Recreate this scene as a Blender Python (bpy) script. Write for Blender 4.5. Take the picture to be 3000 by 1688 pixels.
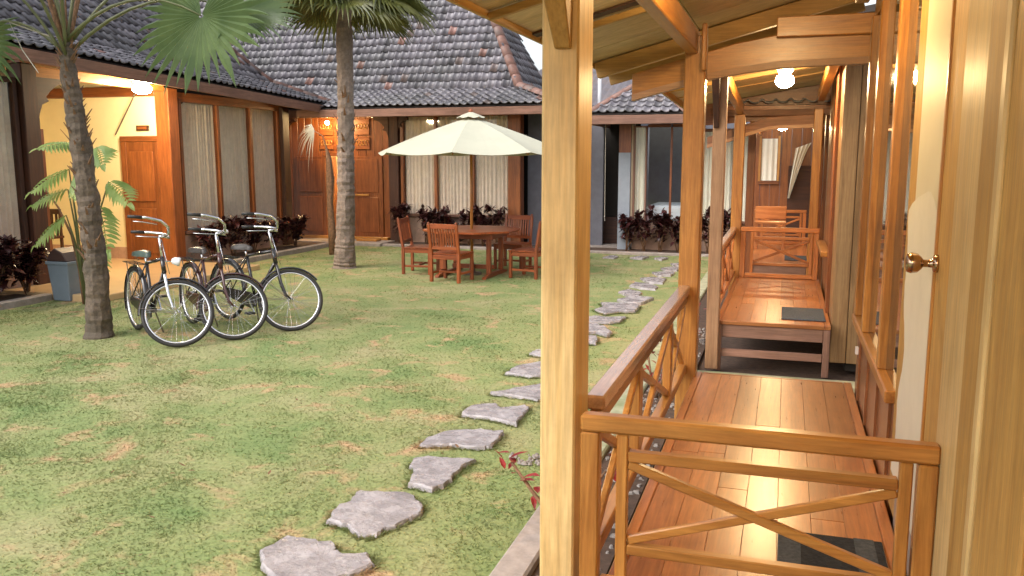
import bpy, math, random
import numpy as np
from mathutils import Vector, Matrix, noise

for o in list(bpy.data.objects): bpy.data.objects.remove(o)
scene = bpy.context.scene
col = scene.collection
R = math.radians
rnd = random.Random(7)

# ------------------------------------------------------------------ camera, sky, sun, exposure
cam_d = bpy.data.cameras.new('camera'); cam = bpy.data.objects.new('camera', cam_d); col.objects.link(cam)
cam.location = (0, 0, 1.88)
cam.rotation_euler = (R(90 - 8.62), 0, R(17.72))
cam_d.sensor_width = 36.0; cam_d.lens = 36.0 * 2500 / 3000
cam_d.clip_start = 0.05; cam_d.clip_end = 2000
scene.camera = cam

SUN_EL, SUN_AZ = R(48), R(-35)      # overcast evening: a weak, very soft sun behind the camera's left shoulder
world = bpy.data.worlds.new('World'); scene.world = world; world.use_nodes = True
wt = world.node_tree; wt.nodes.clear()
sky = wt.nodes.new('ShaderNodeTexSky'); sky.sky_type = 'NISHITA'; sky.sun_disc = False
sky.sun_elevation = SUN_EL; sky.sun_rotation = R(215); sky.air_density = 1.0; sky.dust_density = 4.0; sky.ozone_density = 1.0
hs = wt.nodes.new('ShaderNodeHueSaturation'); hs.inputs['Saturation'].default_value = 0.30; hs.inputs['Value'].default_value = 1.0
bg = wt.nodes.new('ShaderNodeBackground'); bg.inputs['Strength'].default_value = 0.15
wo = wt.nodes.new('ShaderNodeOutputWorld')
wt.links.new(sky.outputs[0], hs.inputs['Color']); wt.links.new(hs.outputs[0], bg.inputs['Color']); wt.links.new(bg.outputs[0], wo.inputs[0])

sd = bpy.data.lights.new('sun', 'SUN'); sd.energy = 0.5; sd.angle = R(60); sd.color = (1.0, 0.96, 0.90)
sun = bpy.data.objects.new('sun', sd); col.objects.link(sun)
sun.rotation_euler = (R(42), 0, R(-35))
vs = scene.view_settings
vs.view_transform = 'Standard'; vs.look = 'None'; vs.exposure = 1.18; vs.gamma = 1.0; vs.use_curve_mapping = False
scene.cycles.max_bounces = 6; scene.cycles.diffuse_bounces = 4; scene.cycles.glossy_bounces = 3
scene.cycles.transparent_max_bounces = 12; scene.cycles.sample_clamp_indirect = 4.0
scene.cycles.use_denoising = True
LAMP = (1.0, 0.60, 0.22)            # warm bulb colour

# ------------------------------------------------------------------ mesh and object helpers
def V(*a): return Vector(a)

class MB:
    def __init__(s): s.v = []; s.f = []; s.att = None
    def add(s, vs_, fs):
        n = len(s.v); s.v += [tuple(p) for p in vs_]; s.f += [tuple(i + n for i in f) for f in fs]; return s
    def box(s, x0, x1, y0, y1, z0, z1):
        return s.add([(x0,y0,z0),(x1,y0,z0),(x1,y1,z0),(x0,y1,z0),(x0,y0,z1),(x1,y0,z1),(x1,y1,z1),(x0,y1,z1)],
                     [(0,3,2,1),(4,5,6,7),(0,1,5,4),(1,2,6,5),(2,3,7,6),(3,0,4,7)])
    def bar(s, p0, p1, w, h, up=(0,0,1), w1=None, h1=None):
        p0, p1 = Vector(p0), Vector(p1); d = (p1 - p0).normalized(); u = Vector(up)
        sx = d.cross(u)
        if sx.length < 1e-4: sx = d.cross(Vector((0,1,0)))
        sx.normalize(); u = sx.cross(d).normalized()
        w1 = w if w1 is None else w1; h1 = h if h1 is None else h1
        q = []
        for p, a, b in ((p0, w, h), (p1, w1, h1)):
            q += [p - sx*a/2 - u*b/2, p + sx*a/2 - u*b/2, p + sx*a/2 + u*b/2, p - sx*a/2 + u*b/2]
        return s.add(q, [(0,3,2,1)[::-1],(4,5,6,7)[::-1],(0,1,5,4)[::-1],(1,2,6,5)[::-1],(2,3,7,6)[::-1],(3,0,4,7)[::-1]])
    def tube(s, pts, rad, n=8, cap=True):
        pts = [Vector(p) for p in pts]
        if not hasattr(rad, '__len__'): rad = [rad]*len(pts)
        vs_, fs = [], []; pu = None
        for i, p in enumerate(pts):
            d = (pts[min(i+1, len(pts)-1)] - pts[max(i-1, 0)]).normalized()
            if pu is None:
                a = Vector((0,0,1)) if abs(d.z) < .9 else Vector((1,0,0)); u = d.cross(a).normalized()
            else: u = (pu - d*pu.dot(d)).normalized()
            pu = u; w = d.cross(u)
            for k in range(n):
                t = 2*math.pi*k/n; vs_.append(p + (u*math.cos(t) + w*math.sin(t))*rad[i])
        for i in range(len(pts)-1):
            for k in range(n):
                a, b = i*n+k, i*n+(k+1) % n; fs.append((a, b, b+n, a+n))
        if cap: fs.append(tuple(range(n))[::-1]); fs.append(tuple(range((len(pts)-1)*n, len(pts)*n)))
        return s.add(vs_, fs)
    def lathe(s, prof, c=(0,0,0), n=20, sx=1, sy=1):
        vs_, fs = [], []
        for r, z in prof:
            for k in range(n):
                t = 2*math.pi*k/n; vs_.append((c[0]+r*sx*math.cos(t), c[1]+r*sy*math.sin(t), c[2]+z))
        for i in range(len(prof)-1):
            for k in range(n):
                a, b = i*n+k, i*n+(k+1) % n; fs.append((a, b, b+n, a+n))
        fs.append(tuple(range(n))[::-1]); fs.append(tuple(range((len(prof)-1)*n, len(prof)*n)))
        return s.add(vs_, fs)
    def prism(s, poly, d):          # extrude a 3-D polygon along the vector d
        n = len(poly); d = Vector(d); a = [Vector(p) for p in poly]; b = [p + d for p in a]
        return s.add(a + b, [tuple(range(n))[::-1], tuple(range(n, 2*n))] + [(i, (i+1) % n, n+(i+1) % n, n+i) for i in range(n)])
    def quad(s, *p): return s.add(p, [tuple(range(len(p)))])
    def build(s, name, mat, parent=None, smooth=False, bevel=0, seg=1):
        off = Vector((0,0,0)); q = parent
        while q is not None: off += q.location; q = q.parent
        me = bpy.data.meshes.new(name)
        me.from_pydata([(p[0]-off.x, p[1]-off.y, p[2]-off.z) for p in s.v], [], s.f)
        me.materials.append(mat)
        if s.att is not None:
            at_ = me.attributes.new('rnd', 'FLOAT', 'FACE'); at_.data.foreach_set('value', s.att)
        if smooth: me.shade_smooth()
        me.update()
        o = bpy.data.objects.new(name, me); col.objects.link(o); o.parent = parent
        if bevel:
            m = o.modifiers.new('bevel', 'BEVEL'); m.width = bevel; m.segments = seg; m.limit_method = 'ANGLE'; m.angle_limit = R(40)
        return o

def fixn(o):                        # recalculate outward normals
    import bmesh
    b = bmesh.new(); b.from_mesh(o.data); bmesh.ops.recalc_face_normals(b, faces=b.faces); b.to_mesh(o.data); b.free(); return o
def tag(o, label=None, cat=None, group=None, kind=None):
    if label: o['label'] = label
    if cat: o['category'] = cat
    if group: o['group'] = group
    if kind: o['kind'] = kind
    return o
def thing(name, loc, label, cat, group=None, rz=0):
    o = bpy.data.objects.new(name, None); col.objects.link(o); o.location = loc; o.rotation_euler = (0,0,rz)
    o.empty_display_size = .2
    return tag(o, label, cat, group)
def box(name, mat, parent, *d, bevel=0): return MB().box(*d).build(name, mat, parent, bevel=bevel)
KIDS = {}
def copy_tree(o, parent=None):
    c = o.copy(); col.objects.link(c); c.parent = parent
    for ch in [x for x in bpy.data.objects if x.parent == o]: copy_tree(ch, c)
    return c
def share(o, parent, loc, rot=None, name=None):
    c = o.copy(); col.objects.link(c); c.parent = parent
    off = Vector((0,0,0)); q = parent
    while q is not None: off += q.location; q = q.parent
    c.location = Vector(loc) - off
    if rot is not None: c.rotation_euler = rot
    return c

# ------------------------------------------------------------------ materials
MT = {}
def newmat(name):
    m = bpy.data.materials.new(name); m.use_nodes = True; nt = m.node_tree
    return m, nt, nt.nodes['Principled BSDF']
def N(nt, t, **kw):
    n = nt.nodes.new(t)
    for k, v in kw.items():
        if k in n.inputs: n.inputs[k].default_value = v
        else: setattr(n, k, v)
    return n
def ramp(nt, stops, interp='LINEAR'):
    r = nt.nodes.new('ShaderNodeValToRGB'); r.color_ramp.interpolation = interp; e = r.color_ramp.elements
    while len(e) < len(stops): e.new(.5)
    for i, (p, c) in enumerate(stops): e[i].position = p; e[i].color = (*c, 1) if len(c) == 3 else c
    return r
def coords(nt, scale=(1,1,1), jitter=True):
    tc = N(nt, 'ShaderNodeTexCoord'); mp = N(nt, 'ShaderNodeMapping'); mp.inputs['Scale'].default_value = scale
    nt.links.new(tc.outputs['Object'], mp.inputs['Vector'])
    if jitter:
        oi = N(nt, 'ShaderNodeObjectInfo'); mu = N(nt, 'ShaderNodeVectorMath', operation='SCALE')
        mu.inputs[0].default_value = (37.0, 17.0, 53.0)
        nt.links.new(oi.outputs['Random'], mu.inputs['Scale']); nt.links.new(mu.outputs[0], mp.inputs['Location'])
    return mp
def bump(nt, src, bs, strength=.3, dist=.01):
    b = N(nt, 'ShaderNodeBump'); b.inputs['Strength'].default_value = strength; b.inputs['Distance'].default_value = dist
    nt.links.new(src, b.inputs['Height']); nt.links.new(b.outputs[0], bs.inputs['Normal']); return b
def mixc(nt, a, b, fac, mode='MIX'):
    m = nt.nodes.new('ShaderNodeMix'); m.data_type = 'RGBA'; m.blend_type = mode
    for i, x in ((0, fac), (6, a), (7, b)):
        if isinstance(x, (int, float)): m.inputs[i].default_value = x
        elif isinstance(x, tuple): m.inputs[i].default_value = (*x, 1)
        else: nt.links.new(x, m.inputs[i])
    return m.outputs[2]

def wood(name, dark, light, axis='Z', rough=.4, coat=0.0, scale=1.0, vary=.35, knots=.0, bs_=.15):
    m, nt, bs = newmat(name)
    k = {'X': (1.1, 16, 16), 'Y': (16, 1.1, 16), 'Z': (16, 16, 1.1)}[axis]
    mp = coords(nt, tuple(x*scale for x in k))
    n1 = N(nt, 'ShaderNodeTexNoise', Scale=1.0, Detail=6.0, Roughness=.62, Distortion=1.1)
    n2 = N(nt, 'ShaderNodeTexNoise', Scale=5.5, Detail=3.0, Roughness=.6)
    nt.links.new(mp.outputs[0], n1.inputs['Vector']); nt.links.new(mp.outputs[0], n2.inputs['Vector'])
    r = ramp(nt, [(.30, dark), (.72, light)]); nt.links.new(n1.outputs['Fac'], r.inputs[0])
    r2 = ramp(nt, [(.35, (.62,.62,.62)), (.6, (1,1,1))]); nt.links.new(n2.outputs['Fac'], r2.inputs[0])
    c = mixc(nt, r.outputs[0], r2.outputs[0], .55, 'MULTIPLY')
    md = coords(nt, (2.2,2.2,2.2)); nd = N(nt, 'ShaderNodeTexNoise', Scale=1.0, Detail=7.0, Roughness=.7); nt.links.new(md.outputs[0], nd.inputs['Vector'])
    rd = ramp(nt, [(.30, (.70,.66,.62)), (.58, (1,1,1)), (.78, (1.10,1.08,1.04))]); nt.links.new(nd.outputs['Fac'], rd.inputs[0]); c = mixc(nt, c, rd.outputs[0], .7, 'MULTIPLY')   # wear and uneven varnish
    mf = coords(nt, tuple(x*(7 if x > 5 else 2.5)*scale for x in k)); nf = N(nt, 'ShaderNodeTexNoise', Scale=1.0, Detail=2.0); nt.links.new(mf.outputs[0], nf.inputs['Vector'])
    rf_ = ramp(nt, [(.36, (.72,.68,.64)), (.50, (1,1,1))]); nt.links.new(nf.outputs['Fac'], rf_.inputs[0]); c = mixc(nt, c, rf_.outputs[0], .35, 'MULTIPLY')   # fine pores
    oi = N(nt, 'ShaderNodeObjectInfo'); h = N(nt, 'ShaderNodeHueSaturation')
    mr = N(nt, 'ShaderNodeMapRange'); mr.inputs['To Min'].default_value = 1 - vary; mr.inputs['To Max'].default_value = 1 + vary*.6
    nt.links.new(oi.outputs['Random'], mr.inputs[0]); nt.links.new(mr.outputs[0], h.inputs['Value']); nt.links.new(c, h.inputs['Color'])
    out = h.outputs[0]
    if knots:
        mk = coords(nt, tuple(x*.22 for x in k)); vo = N(nt, 'ShaderNodeTexVoronoi', Scale=1.6); nt.links.new(mk.outputs[0], vo.inputs['Vector'])
        rk = ramp(nt, [(.03, (.35,.25,.2)), (.10, (1,1,1))]); nt.links.new(vo.outputs['Distance'], rk.inputs[0])
        out = mixc(nt, out, rk.outputs[0], knots, 'MULTIPLY')
    nt.links.new(out, bs.inputs['Base Color'])
    rr = N(nt, 'ShaderNodeMapRange'); rr.inputs['To Min'].default_value = rough*.75; rr.inputs['To Max'].default_value = min(1, rough*1.3)
    nt.links.new(n2.outputs['Fac'], rr.inputs[0]); nt.links.new(rr.outputs[0], bs.inputs['Roughness'])
    bs.inputs['Coat Weight'].default_value = coat; bs.inputs['Coat Roughness'].default_value = .26
    bump(nt, n1.outputs['Fac'], bs, bs_, .006)
    return m
def plain(name, c, rough=.6, metal=0.0, var=.12, nscale=6.0, bs_=0.0, coat=0.0, spec=.5, stain=None):
    m, nt, bs = newmat(name)
    mp = coords(nt); n = N(nt, 'ShaderNodeTexNoise', Scale=nscale, Detail=5.0, Roughness=.65); nt.links.new(mp.outputs[0], n.inputs['Vector'])
    r = ramp(nt, [(.3, tuple(x*(1-var) for x in c)), (.7, tuple(min(1, x*(1+var)) for x in c))]); nt.links.new(n.outputs['Fac'], r.inputs[0])
    o = r.outputs[0]
    if stain:
        n3 = N(nt, 'ShaderNodeTexNoise', Scale=1.3, Detail=6.0, Roughness=.7); nt.links.new(mp.outputs[0], n3.inputs['Vector'])
        r3 = ramp(nt, [(.48, (0,0,0)), (.68, (1,1,1))]); nt.links.new(n3.outputs['Fac'], r3.inputs[0])
        o = mixc(nt, o, stain, r3.outputs[0])
    nt.links.new(o, bs.inputs['Base Color']); bs.inputs['Roughness'].default_value = rough; bs.inputs['Metallic'].default_value = metal
    bs.inputs['Coat Weight'].default_value = coat; bs.inputs['Specular IOR Level'].default_value = spec
    if bs_: bump(nt, n.outputs['Fac'], bs, bs_, .01)
    return m
def emit(name, c, s):
    m, nt, bs = newmat(name); bs.inputs['Base Color'].default_value = (.9,.85,.7,1)
    bs.inputs['Emission Color'].default_value = (*c, 1); bs.inputs['Emission Strength'].default_value = s; return m
def glass(name, tint=(.97,.98,.97), refl=.5):
    m, nt, bs = newmat(name); nt.nodes.remove(bs); out = nt.nodes['Material Output']
    t = N(nt, 'ShaderNodeBsdfTransparent'); t.inputs[0].default_value = (*tint, 1)
    g = N(nt, 'ShaderNodeBsdfGlossy', Roughness=.04); lw = N(nt, 'ShaderNodeLayerWeight', Blend=.5); mx = N(nt, 'ShaderNodeMixShader')
    pw = N(nt, 'ShaderNodeMath', operation='POWER'); pw.inputs[1].default_value = 5.0; ma = N(nt, 'ShaderNodeMath', operation='MULTIPLY_ADD'); ma.inputs[1].default_value = .9; ma.inputs[2].default_value = .03
    nt.links.new(lw.outputs['Facing'], pw.inputs[0]); nt.links.new(pw.outputs[0], ma.inputs[0]); nt.links.new(ma.outputs[0], mx.inputs[0]); nt.links.new(t.outputs[0], mx.inputs[1]); nt.links.new(g.outputs[0], mx.inputs[2]); nt.links.new(mx.outputs[0], out.inputs[0])
    return m
def leafmat(name, c1, c2, rough=.45, trans=.25, nscale=4.0):
    m, nt, bs = newmat(name); mp = coords(nt); n = N(nt, 'ShaderNodeTexNoise', Scale=nscale, Detail=4.0); nt.links.new(mp.outputs[0], n.inputs['Vector'])
    r = ramp(nt, [(.32, c1), (.68, c2)]); nt.links.new(n.outputs['Fac'], r.inputs[0]); nt.links.new(r.outputs[0], bs.inputs['Base Color'])
    bs.inputs['Roughness'].default_value = rough
    out = nt.nodes['Material Output']; tr = N(nt, 'ShaderNodeBsdfTranslucent'); nt.links.new(r.outputs[0], tr.inputs[0])
    mx = N(nt, 'ShaderNodeMixShader'); mx.inputs[0].default_value = trans
    nt.links.new(bs.outputs[0], mx.inputs[1]); nt.links.new(tr.outputs[0], mx.inputs[2]); nt.links.new(mx.outputs[0], out.inputs[0])
    return m

GD, GL = (.35,.130,.024), (.60,.285,.066)               # varnished golden timber
for ax in 'XYZ':
    MT['gold'+ax] = wood('golden_timber_'+ax, GD, GL, ax, .34, .25, vary=.16, knots=.35)
    MT['deckw'+ax] = wood('red_deck_timber_'+ax, (.34,.108,.030), (.55,.215,.066), ax, .30, .30, vary=.26, bs_=.06)
    MT['dark'+ax] = wood('dark_stained_timber_'+ax, (.032,.010,.0045), (.092,.030,.012), ax, .62, .0, vary=.2)
    MT['brown'+ax] = wood('brown_timber_'+ax, (.17,.045,.012), (.36,.115,.03), ax, .4, .1, vary=.2)
    MT['fascia'+ax] = wood('weathered_fascia_timber_'+ax, (.20,.095,.06), (.36,.19,.13), ax, .6, vary=.15)
    MT['teak'+ax] = wood('red_teak_'+ax, (.22,.045,.012), (.42,.11,.03), ax, .38, .15, vary=.2)
    MT['old'+ax] = wood('weathered_ochre_timber_'+ax, (.43,.235,.062), (.57,.345,.105), ax, .55, .0, vary=.12, knots=.3)
MT['ply'] = wood('ceiling_plywood', (.52,.37,.17), (.70,.54,.30), 'X', .5, .1, .6, vary=.10, knots=.25)
MT['railtop'] = wood('sheeny_rail_timber', (.42,.22,.12), (.62,.38,.22), 'Y', .2, .8, vary=.05, bs_=.05)  # glossy rail; the sky's pale sheen is also put into its colour
MT['litgold'] = wood('lamplit_golden_timber', (.68,.43,.155), (.90,.68,.34), 'Z', .4, .2, .8, vary=.05, knots=.3, bs_=.1)  # golden timber copy for the front post, lamp glare put into its paler colour
MT['pinkbeam'] = wood('pinkish_planed_beam', (.38,.20,.12), (.56,.34,.20), 'X', .5, .1, vary=.08)
MT['pinkpost'] = wood('pinkish_post', (.30,.15,.075), (.48,.27,.14), 'Z', .5, .1, vary=.08, knots=.3)
MT['lightgold'] = wood('light_golden_frame', (.56,.36,.15), (.78,.56,.28), 'Z', .45, .1, .7, vary=.06, knots=.2, bs_=.08)
MT['palew'] = wood('pale_glossy_plywood', (.56,.38,.155), (.73,.54,.26), 'Z', .42, .1, .6, vary=.04, knots=.45)
MT['panelw'] = wood('grey_brown_panel', (.29,.155,.062), (.45,.27,.12), 'Z', .42, .15, vary=.1)
MT['lowp'] = wood('red_brown_panel', (.24,.085,.03), (.38,.16,.06), 'Z', .35, .3, vary=.1)
MT['cream'] = plain('cream_paint', (.64,.60,.46), .45, var=.05, nscale=3, bs_=.06)
MT['creamw'] = plain('white_filler', (.70,.67,.56), .5, var=.05)
MT['yellow'] = plain('yellow_cream_plaster', (.84,.76,.50), .7, var=.05, nscale=2, bs_=.05)
MT['pinkpl'] = plain('pinkish_plaster', (.50,.33,.25), .8, var=.15, bs_=.1, stain=(.30,.20,.15))
MT['greywall'] = plain('blue_grey_plaster', (.13,.13,.155), .7, var=.15, bs_=.1)
MT['bluepil'] = plain('pale_blue_plaster', (.27,.30,.35), .7, var=.08)
MT['tanpil'] = plain('tan_plaster', (.52,.40,.27), .7, var=.1)
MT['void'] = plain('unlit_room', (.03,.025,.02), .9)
MT['conc'] = plain('concrete', (.33,.28,.25), .8, var=.2, nscale=14, bs_=.4, stain=(.20,.16,.13))
MT['concwet'] = plain('mossy_concrete', (.36,.36,.24), .6, var=.3, nscale=7, bs_=.4, stain=(.16,.21,.09))
MT['soil'] = plain('soil', (.075,.045,.03), .9, var=.4, nscale=18, bs_=.6)
MT['porch'] = plain('porch_floor', (.62,.42,.22), .28, var=.08, nscale=3, coat=.2)
MT['curtain'] = plain('grey_beige_curtain', (.70,.58,.49), .85, var=.10, nscale=9, spec=.2)
MT['curtainw'] = plain('white_curtain', (.80,.76,.66), .85, var=.05, spec=.2)
MT['canvas'] = plain('umbrella_canvas', (.47,.46,.36), .85, var=.04, nscale=3, spec=.2)
MT['tyre'] = plain('black_rubber', (.022,.02,.02), .55, var=.3)
MT['chrome'] = plain('chrome', (.72,.72,.74), .16, 1.0, var=.1, nscale=30)
MT['rim'] = plain('bright_rim', (.80,.80,.82), .25, .85, var=.05)
MT['bikebl'] = plain('black_enamel', (.02,.016,.016), .22, coat=.5, var=.2)
MT['bikerd'] = plain('maroon_enamel', (.06,.018,.015), .22, coat=.5, var=.2)
MT['leather'] = plain('worn_leather', (.06,.05,.045), .38, var=.3, nscale=20)
MT['leatherg'] = plain('grey_green_leather', (.07,.10,.085), .35, var=.3, nscale=20)
MT['rust'] = plain('dull_steel', (.20,.17,.15), .45, .7, var=.3)
MT['brass'] = plain('satin_bronze_knob', (.50,.36,.26), .18, 1.0, var=.1)
MT['binpl'] = plain('blue_grey_plastic', (.17,.21,.25), .5, var=.08)
MT['binlid'] = plain('dark_plastic', (.05,.025,.02), .5)
MT['mat'] = plain('grey_door_mat', (.075,.085,.10), .95, var=.3, nscale=60, bs_=.5, spec=.1)
MT['matd'] = plain('dark_door_mat', (.035,.038,.045), .95, var=.3, nscale=60, bs_=.5, spec=.1)
MT['bulb'] = emit('lit_globe', (1.0,.69,.33), 235)
MT['bulb2'] = emit('lit_bulb', (1.0,.78,.46), 260)
MT['bulb4'] = emit('dim_globe', (1.0,.69,.33), 105)
MT['bulb5'] = emit('small_globe', (1.0,.68,.30), 520)
MT['bulb3'] = emit('lit_room_bulb', (1.0,.72,.36), 500)
MT['bark'] = plain('palm_bark', (.115,.085,.06), .85, var=.5, nscale=22, bs_=.6, stain=(.06,.05,.035))
MT['bark2'] = plain('grey_palm_bark', (.215,.165,.135), .85, var=.4, nscale=22, bs_=.7, stain=(.12,.09,.065))
MT['fibre'] = plain('palm_fibre', (.20,.11,.06), .9, var=.5, nscale=20, bs_=.5)
MT['frond'] = leafmat('palm_frond', (.06,.105,.035), (.14,.20,.075), .35, .3, 3)
MT['frond2'] = leafmat('olive_frond', (.06,.075,.015), (.16,.16,.04), .4, .3, 3)
MT['deadleaf'] = leafmat('dead_leaf', (.35,.32,.24), (.55,.52,.42), .8, .2)
MT['fern'] = leafmat('light_green_leaf', (.17,.28,.06), (.34,.43,.14), .45, .35, 3)
MT['croton'] = leafmat('maroon_leaf', (.022,.010,.009), (.085,.024,.024), .3, .1, 6)
MT['crotonr'] = leafmat('red_leaf', (.13,.012,.012), (.34,.03,.03), .35, .25, 8)
MT['petiole'] = plain('petiole', (.13,.14,.06), .5, var=.25)
MT['glass'] = glass('window_glass')
MT['pipe'] = plain('white_pipe', (.7,.7,.72), .4)
MT['tin'] = plain('grey_tin_roof', (.16,.14,.15), .45, .2, var=.25, nscale=3, stain=(.22,.16,.13))
MT['bed'] = plain('white_sheet', (.75,.80,.90), .8, var=.04)
MT['linen'] = plain('wire', (.55,.50,.42), .6)
# ------------------------------------------------------------------ ground, lawn, kerbs, beds
def lawn_color(nt, blade):
    mp = coords(nt, jitter=False)
    st = N(nt, 'ShaderNodeMapping'); nt.links.new(mp.outputs[0], st.inputs['Vector']); st.inputs['Scale'].default_value = (1,1.0,1)
    a = N(nt, 'ShaderNodeTexNoise', Scale=1.15, Detail=5.0, Roughness=.62, Distortion=.4); nt.links.new(st.outputs[0], a.inputs['Vector'])
    b = N(nt, 'ShaderNodeTexNoise', Scale=2.6, Detail=5.0, Roughness=.6, Distortion=.6); nt.links.new(mp.outputs[0], b.inputs['Vector'])
    c = N(nt, 'ShaderNodeTexNoise', Scale=32.0, Detail=3.0); nt.links.new(mp.outputs[0], c.inputs['Vector'])
    g = ramp(nt, [(.32, (.145,.215,.070)), (.50, (.225,.258,.100)), (.68, (.315,.295,.15))]); nt.links.new(a.outputs['Fac'], g.inputs[0])
    d = ramp(nt, [(.55, (0,0,0)), (.69, (1,1,1))]); nt.links.new(b.outputs['Fac'], d.inputs[0])
    x = mixc(nt, g.outputs[0], (.43,.285,.16), d.outputs[0])
    v = ramp(nt, [(.3, (.75,.75,.72)), (.7, (1.12,1.10,1.05))]); nt.links.new(c.outputs['Fac'], v.inputs[0])
    return mixc(nt, x, v.outputs[0], .8 if not blade else .45, 'MULTIPLY'), c
m, nt, bs = newmat('lawn_turf'); o_, c_ = lawn_color(nt, False); nt.links.new(o_, bs.inputs['Base Color']); bs.inputs['Roughness'].default_value = .9
bump(nt, c_.outputs['Fac'], bs, .6, .02); MT['lawn'] = m
m, nt, bs = newmat('grass_blade'); o_, c_ = lawn_color(nt, True); nt.links.new(o_, bs.inputs['Base Color']); bs.inputs['Roughness'].default_value = .6
out = nt.nodes['Material Output']; tr = N(nt, 'ShaderNodeBsdfTranslucent'); nt.links.new(o_, tr.inputs[0]); mx = N(nt, 'ShaderNodeMixShader'); mx.inputs[0].default_value = .5
mx.inputs[0].default_value = .58
nt.links.new(bs.outputs[0], mx.inputs[1]); nt.links.new(tr.outputs[0], mx.inputs[2]); nt.links.new(mx.outputs[0], out.inputs[0]); MT['blade'] = m

tag(MB().quad((-300,-300,-.02),(300,-300,-.02),(300,300,-.02),(-300,300,-.02)).build('ground', MT['soil']), kind='structure')
g = MB(); nx, ny = 60, 90
xs = np.linspace(-13, -.95, nx); ys = np.linspace(-4, 17.2, ny)
hz = lambda x, y: .018*noise.noise((x*.9, y*.9, 3.1)) + .008*noise.noise((x*3.1, y*3.1, 7.7))
for j in range(ny):
    for i in range(nx): g.v.append((xs[i], ys[j], max(-.012, hz(xs[i], ys[j]))))
for j in range(ny-1):
    for i in range(nx-1): a = j*nx+i; g.f.append((a, a+1, a+nx+1, a+nx))
tag(g.build('lawn', MT['lawn'], smooth=True), kind='structure')

def grass():
    rs = np.random.RandomState(5); P = []
    for (y0, y1, dens) in ((2.2, 4.2, 5200), (4.2, 6.5, 3300), (6.5, 9.5, 1700), (9.5, 16.9, 520)):
        n = int(dens*(y1-y0)*8.2); x = rs.uniform(-9.25, -1.06, n); y = rs.uniform(y0, y1, n)
        lim = -(y+.6)*1.02 - .5                      # nothing grows outside the field of view
        k = (x > lim) & ((x > -8.5) | (y < 8.95) | (y > 12.6)); P.append(np.stack([x[k], y[k]], 1))
    P = np.concatenate(P); n = len(P)
    # clumps: thin the grass in the dry patches
    cl = np.sin(P[:,0]*2.1+1.3*np.sin(P[:,1]*1.7))*np.cos(P[:,1]*2.3+1.1*np.sin(P[:,0]*1.9)) + .6*np.sin(P[:,0]*5.3+P[:,1]*3.7)
    keep = rs.uniform(-3.2, 2.6, n) < cl + .9; P = P[keep]; cl = cl[keep]; n = len(P)  # what is left covers the turf unevenly
    fr = []                                          # longer blades creep over the edges of the stones
    for poly in STONES[:12]:
        cx, cy = np.mean([p[0] for p in poly]), np.mean([p[1] for p in poly])
        for a, b in zip(poly, poly[1:]+poly[:1]):
            m_ = int(math.hypot(b[0]-a[0], b[1]-a[1])*700); f_ = rs.uniform(0, 1, m_); k_ = rs.uniform(1.0, 1.07, m_)
            fr.append(np.stack([cx+(a[0]+(b[0]-a[0])*f_-cx)*k_, cy+(a[1]+(b[1]-a[1])*f_-cy)*k_], 1))
    fr = np.concatenate(fr); nf = len(fr); P = np.concatenate([P, fr]); cl = np.concatenate([cl, np.zeros(nf)]); n = len(P)
    dist = np.hypot(P[:,0], P[:,1]); h = rs.uniform(.006, .017, n)*(1+.15*cl); h[-nf:] *= 1.8; w = rs.uniform(.0022, .0040, n)*(1+dist*.13)
    an = rs.uniform(0, 2*np.pi, n); lean = rs.uniform(.9, 2.6, n)*h; la = rs.uniform(0, 2*np.pi, n)
    zb = np.array([max(-.012, hz(a, b)) for a, b in P]) - .003
    cx, sx = np.cos(an)*w, np.sin(an)*w
    v = np.empty((n, 3, 3))
    v[:,0] = np.stack([P[:,0]-cx, P[:,1]-sx, zb], 1); v[:,1] = np.stack([P[:,0]+cx, P[:,1]+sx, zb], 1)
    v[:,2] = np.stack([P[:,0]+np.cos(la)*lean, P[:,1]+np.sin(la)*lean, zb+h], 1)
    me = bpy.data.meshes.new('grass'); me.vertices.add(n*3); me.vertices.foreach_set('co', v.ravel())
    me.loops.add(n*3); me.loops.foreach_set('vertex_index', np.arange(n*3)); me.polygons.add(n)
    me.polygons.foreach_set('loop_start', np.arange(n)*3); me.polygons.foreach_set('loop_total', np.full(n, 3))
    me.materials.append(MT['blade']); me.update(); me.validate()
    o = bpy.data.objects.new('grass', me); col.objects.link(o)
    tag(o, 'short green and straw coloured lawn grass', 'grass', kind='stuff')

def kerb(name, x0, x1, y0, y1, z1, m, label=None):
    o = box(name, MT[m], None, x0, x1, y0, y1, -.02, z1, bevel=.012); return tag(o, kind='structure')
kerb('kerb', -9.45, -9.31, 12.75, 16.55, .09, 'conc'); kerb('kerb', -9.45, -9.31, 3.0, 8.9, .09, 'conc')
kerb('kerb', -1.18, -1.02, 1.5, 4.25, .06, 'conc'); kerb('kerb', -1.18, -1.02, 4.27, 16.4, .05, 'concwet')
kerb('kerb', -9.2, -.6, 16.72, 16.86, .05, 'conc')
tag(box('planting_bed', MT['soil'], None, -10.3, -9.45, 3, 17.4, -.02, .05), kind='structure')
tag(box('planting_bed', MT['soil'], None, -8.3, -.7, 16.86, 17.5, -.02, .04), kind='structure')
tag(box('planting_bed', MT['soil'], None, -1.02, -.70, 1.5, 16.4, -.02, .015), kind='structure')
tag(box('porch_slab', MT['porch'], None, -13.4, -8.52, 8.92, 12.5, -.02, .09, bevel=.01), kind='structure')
tag(box('paving', MT['conc'], None, -11.2, -8.3, 16.6, 17.5, -.02, .07, bevel=.01), kind='structure')
tag(box('foundation', MT['concwet'], None, -.69, 3.0, 5.72, 7.55, -.02, .02), kind='structure')
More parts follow.
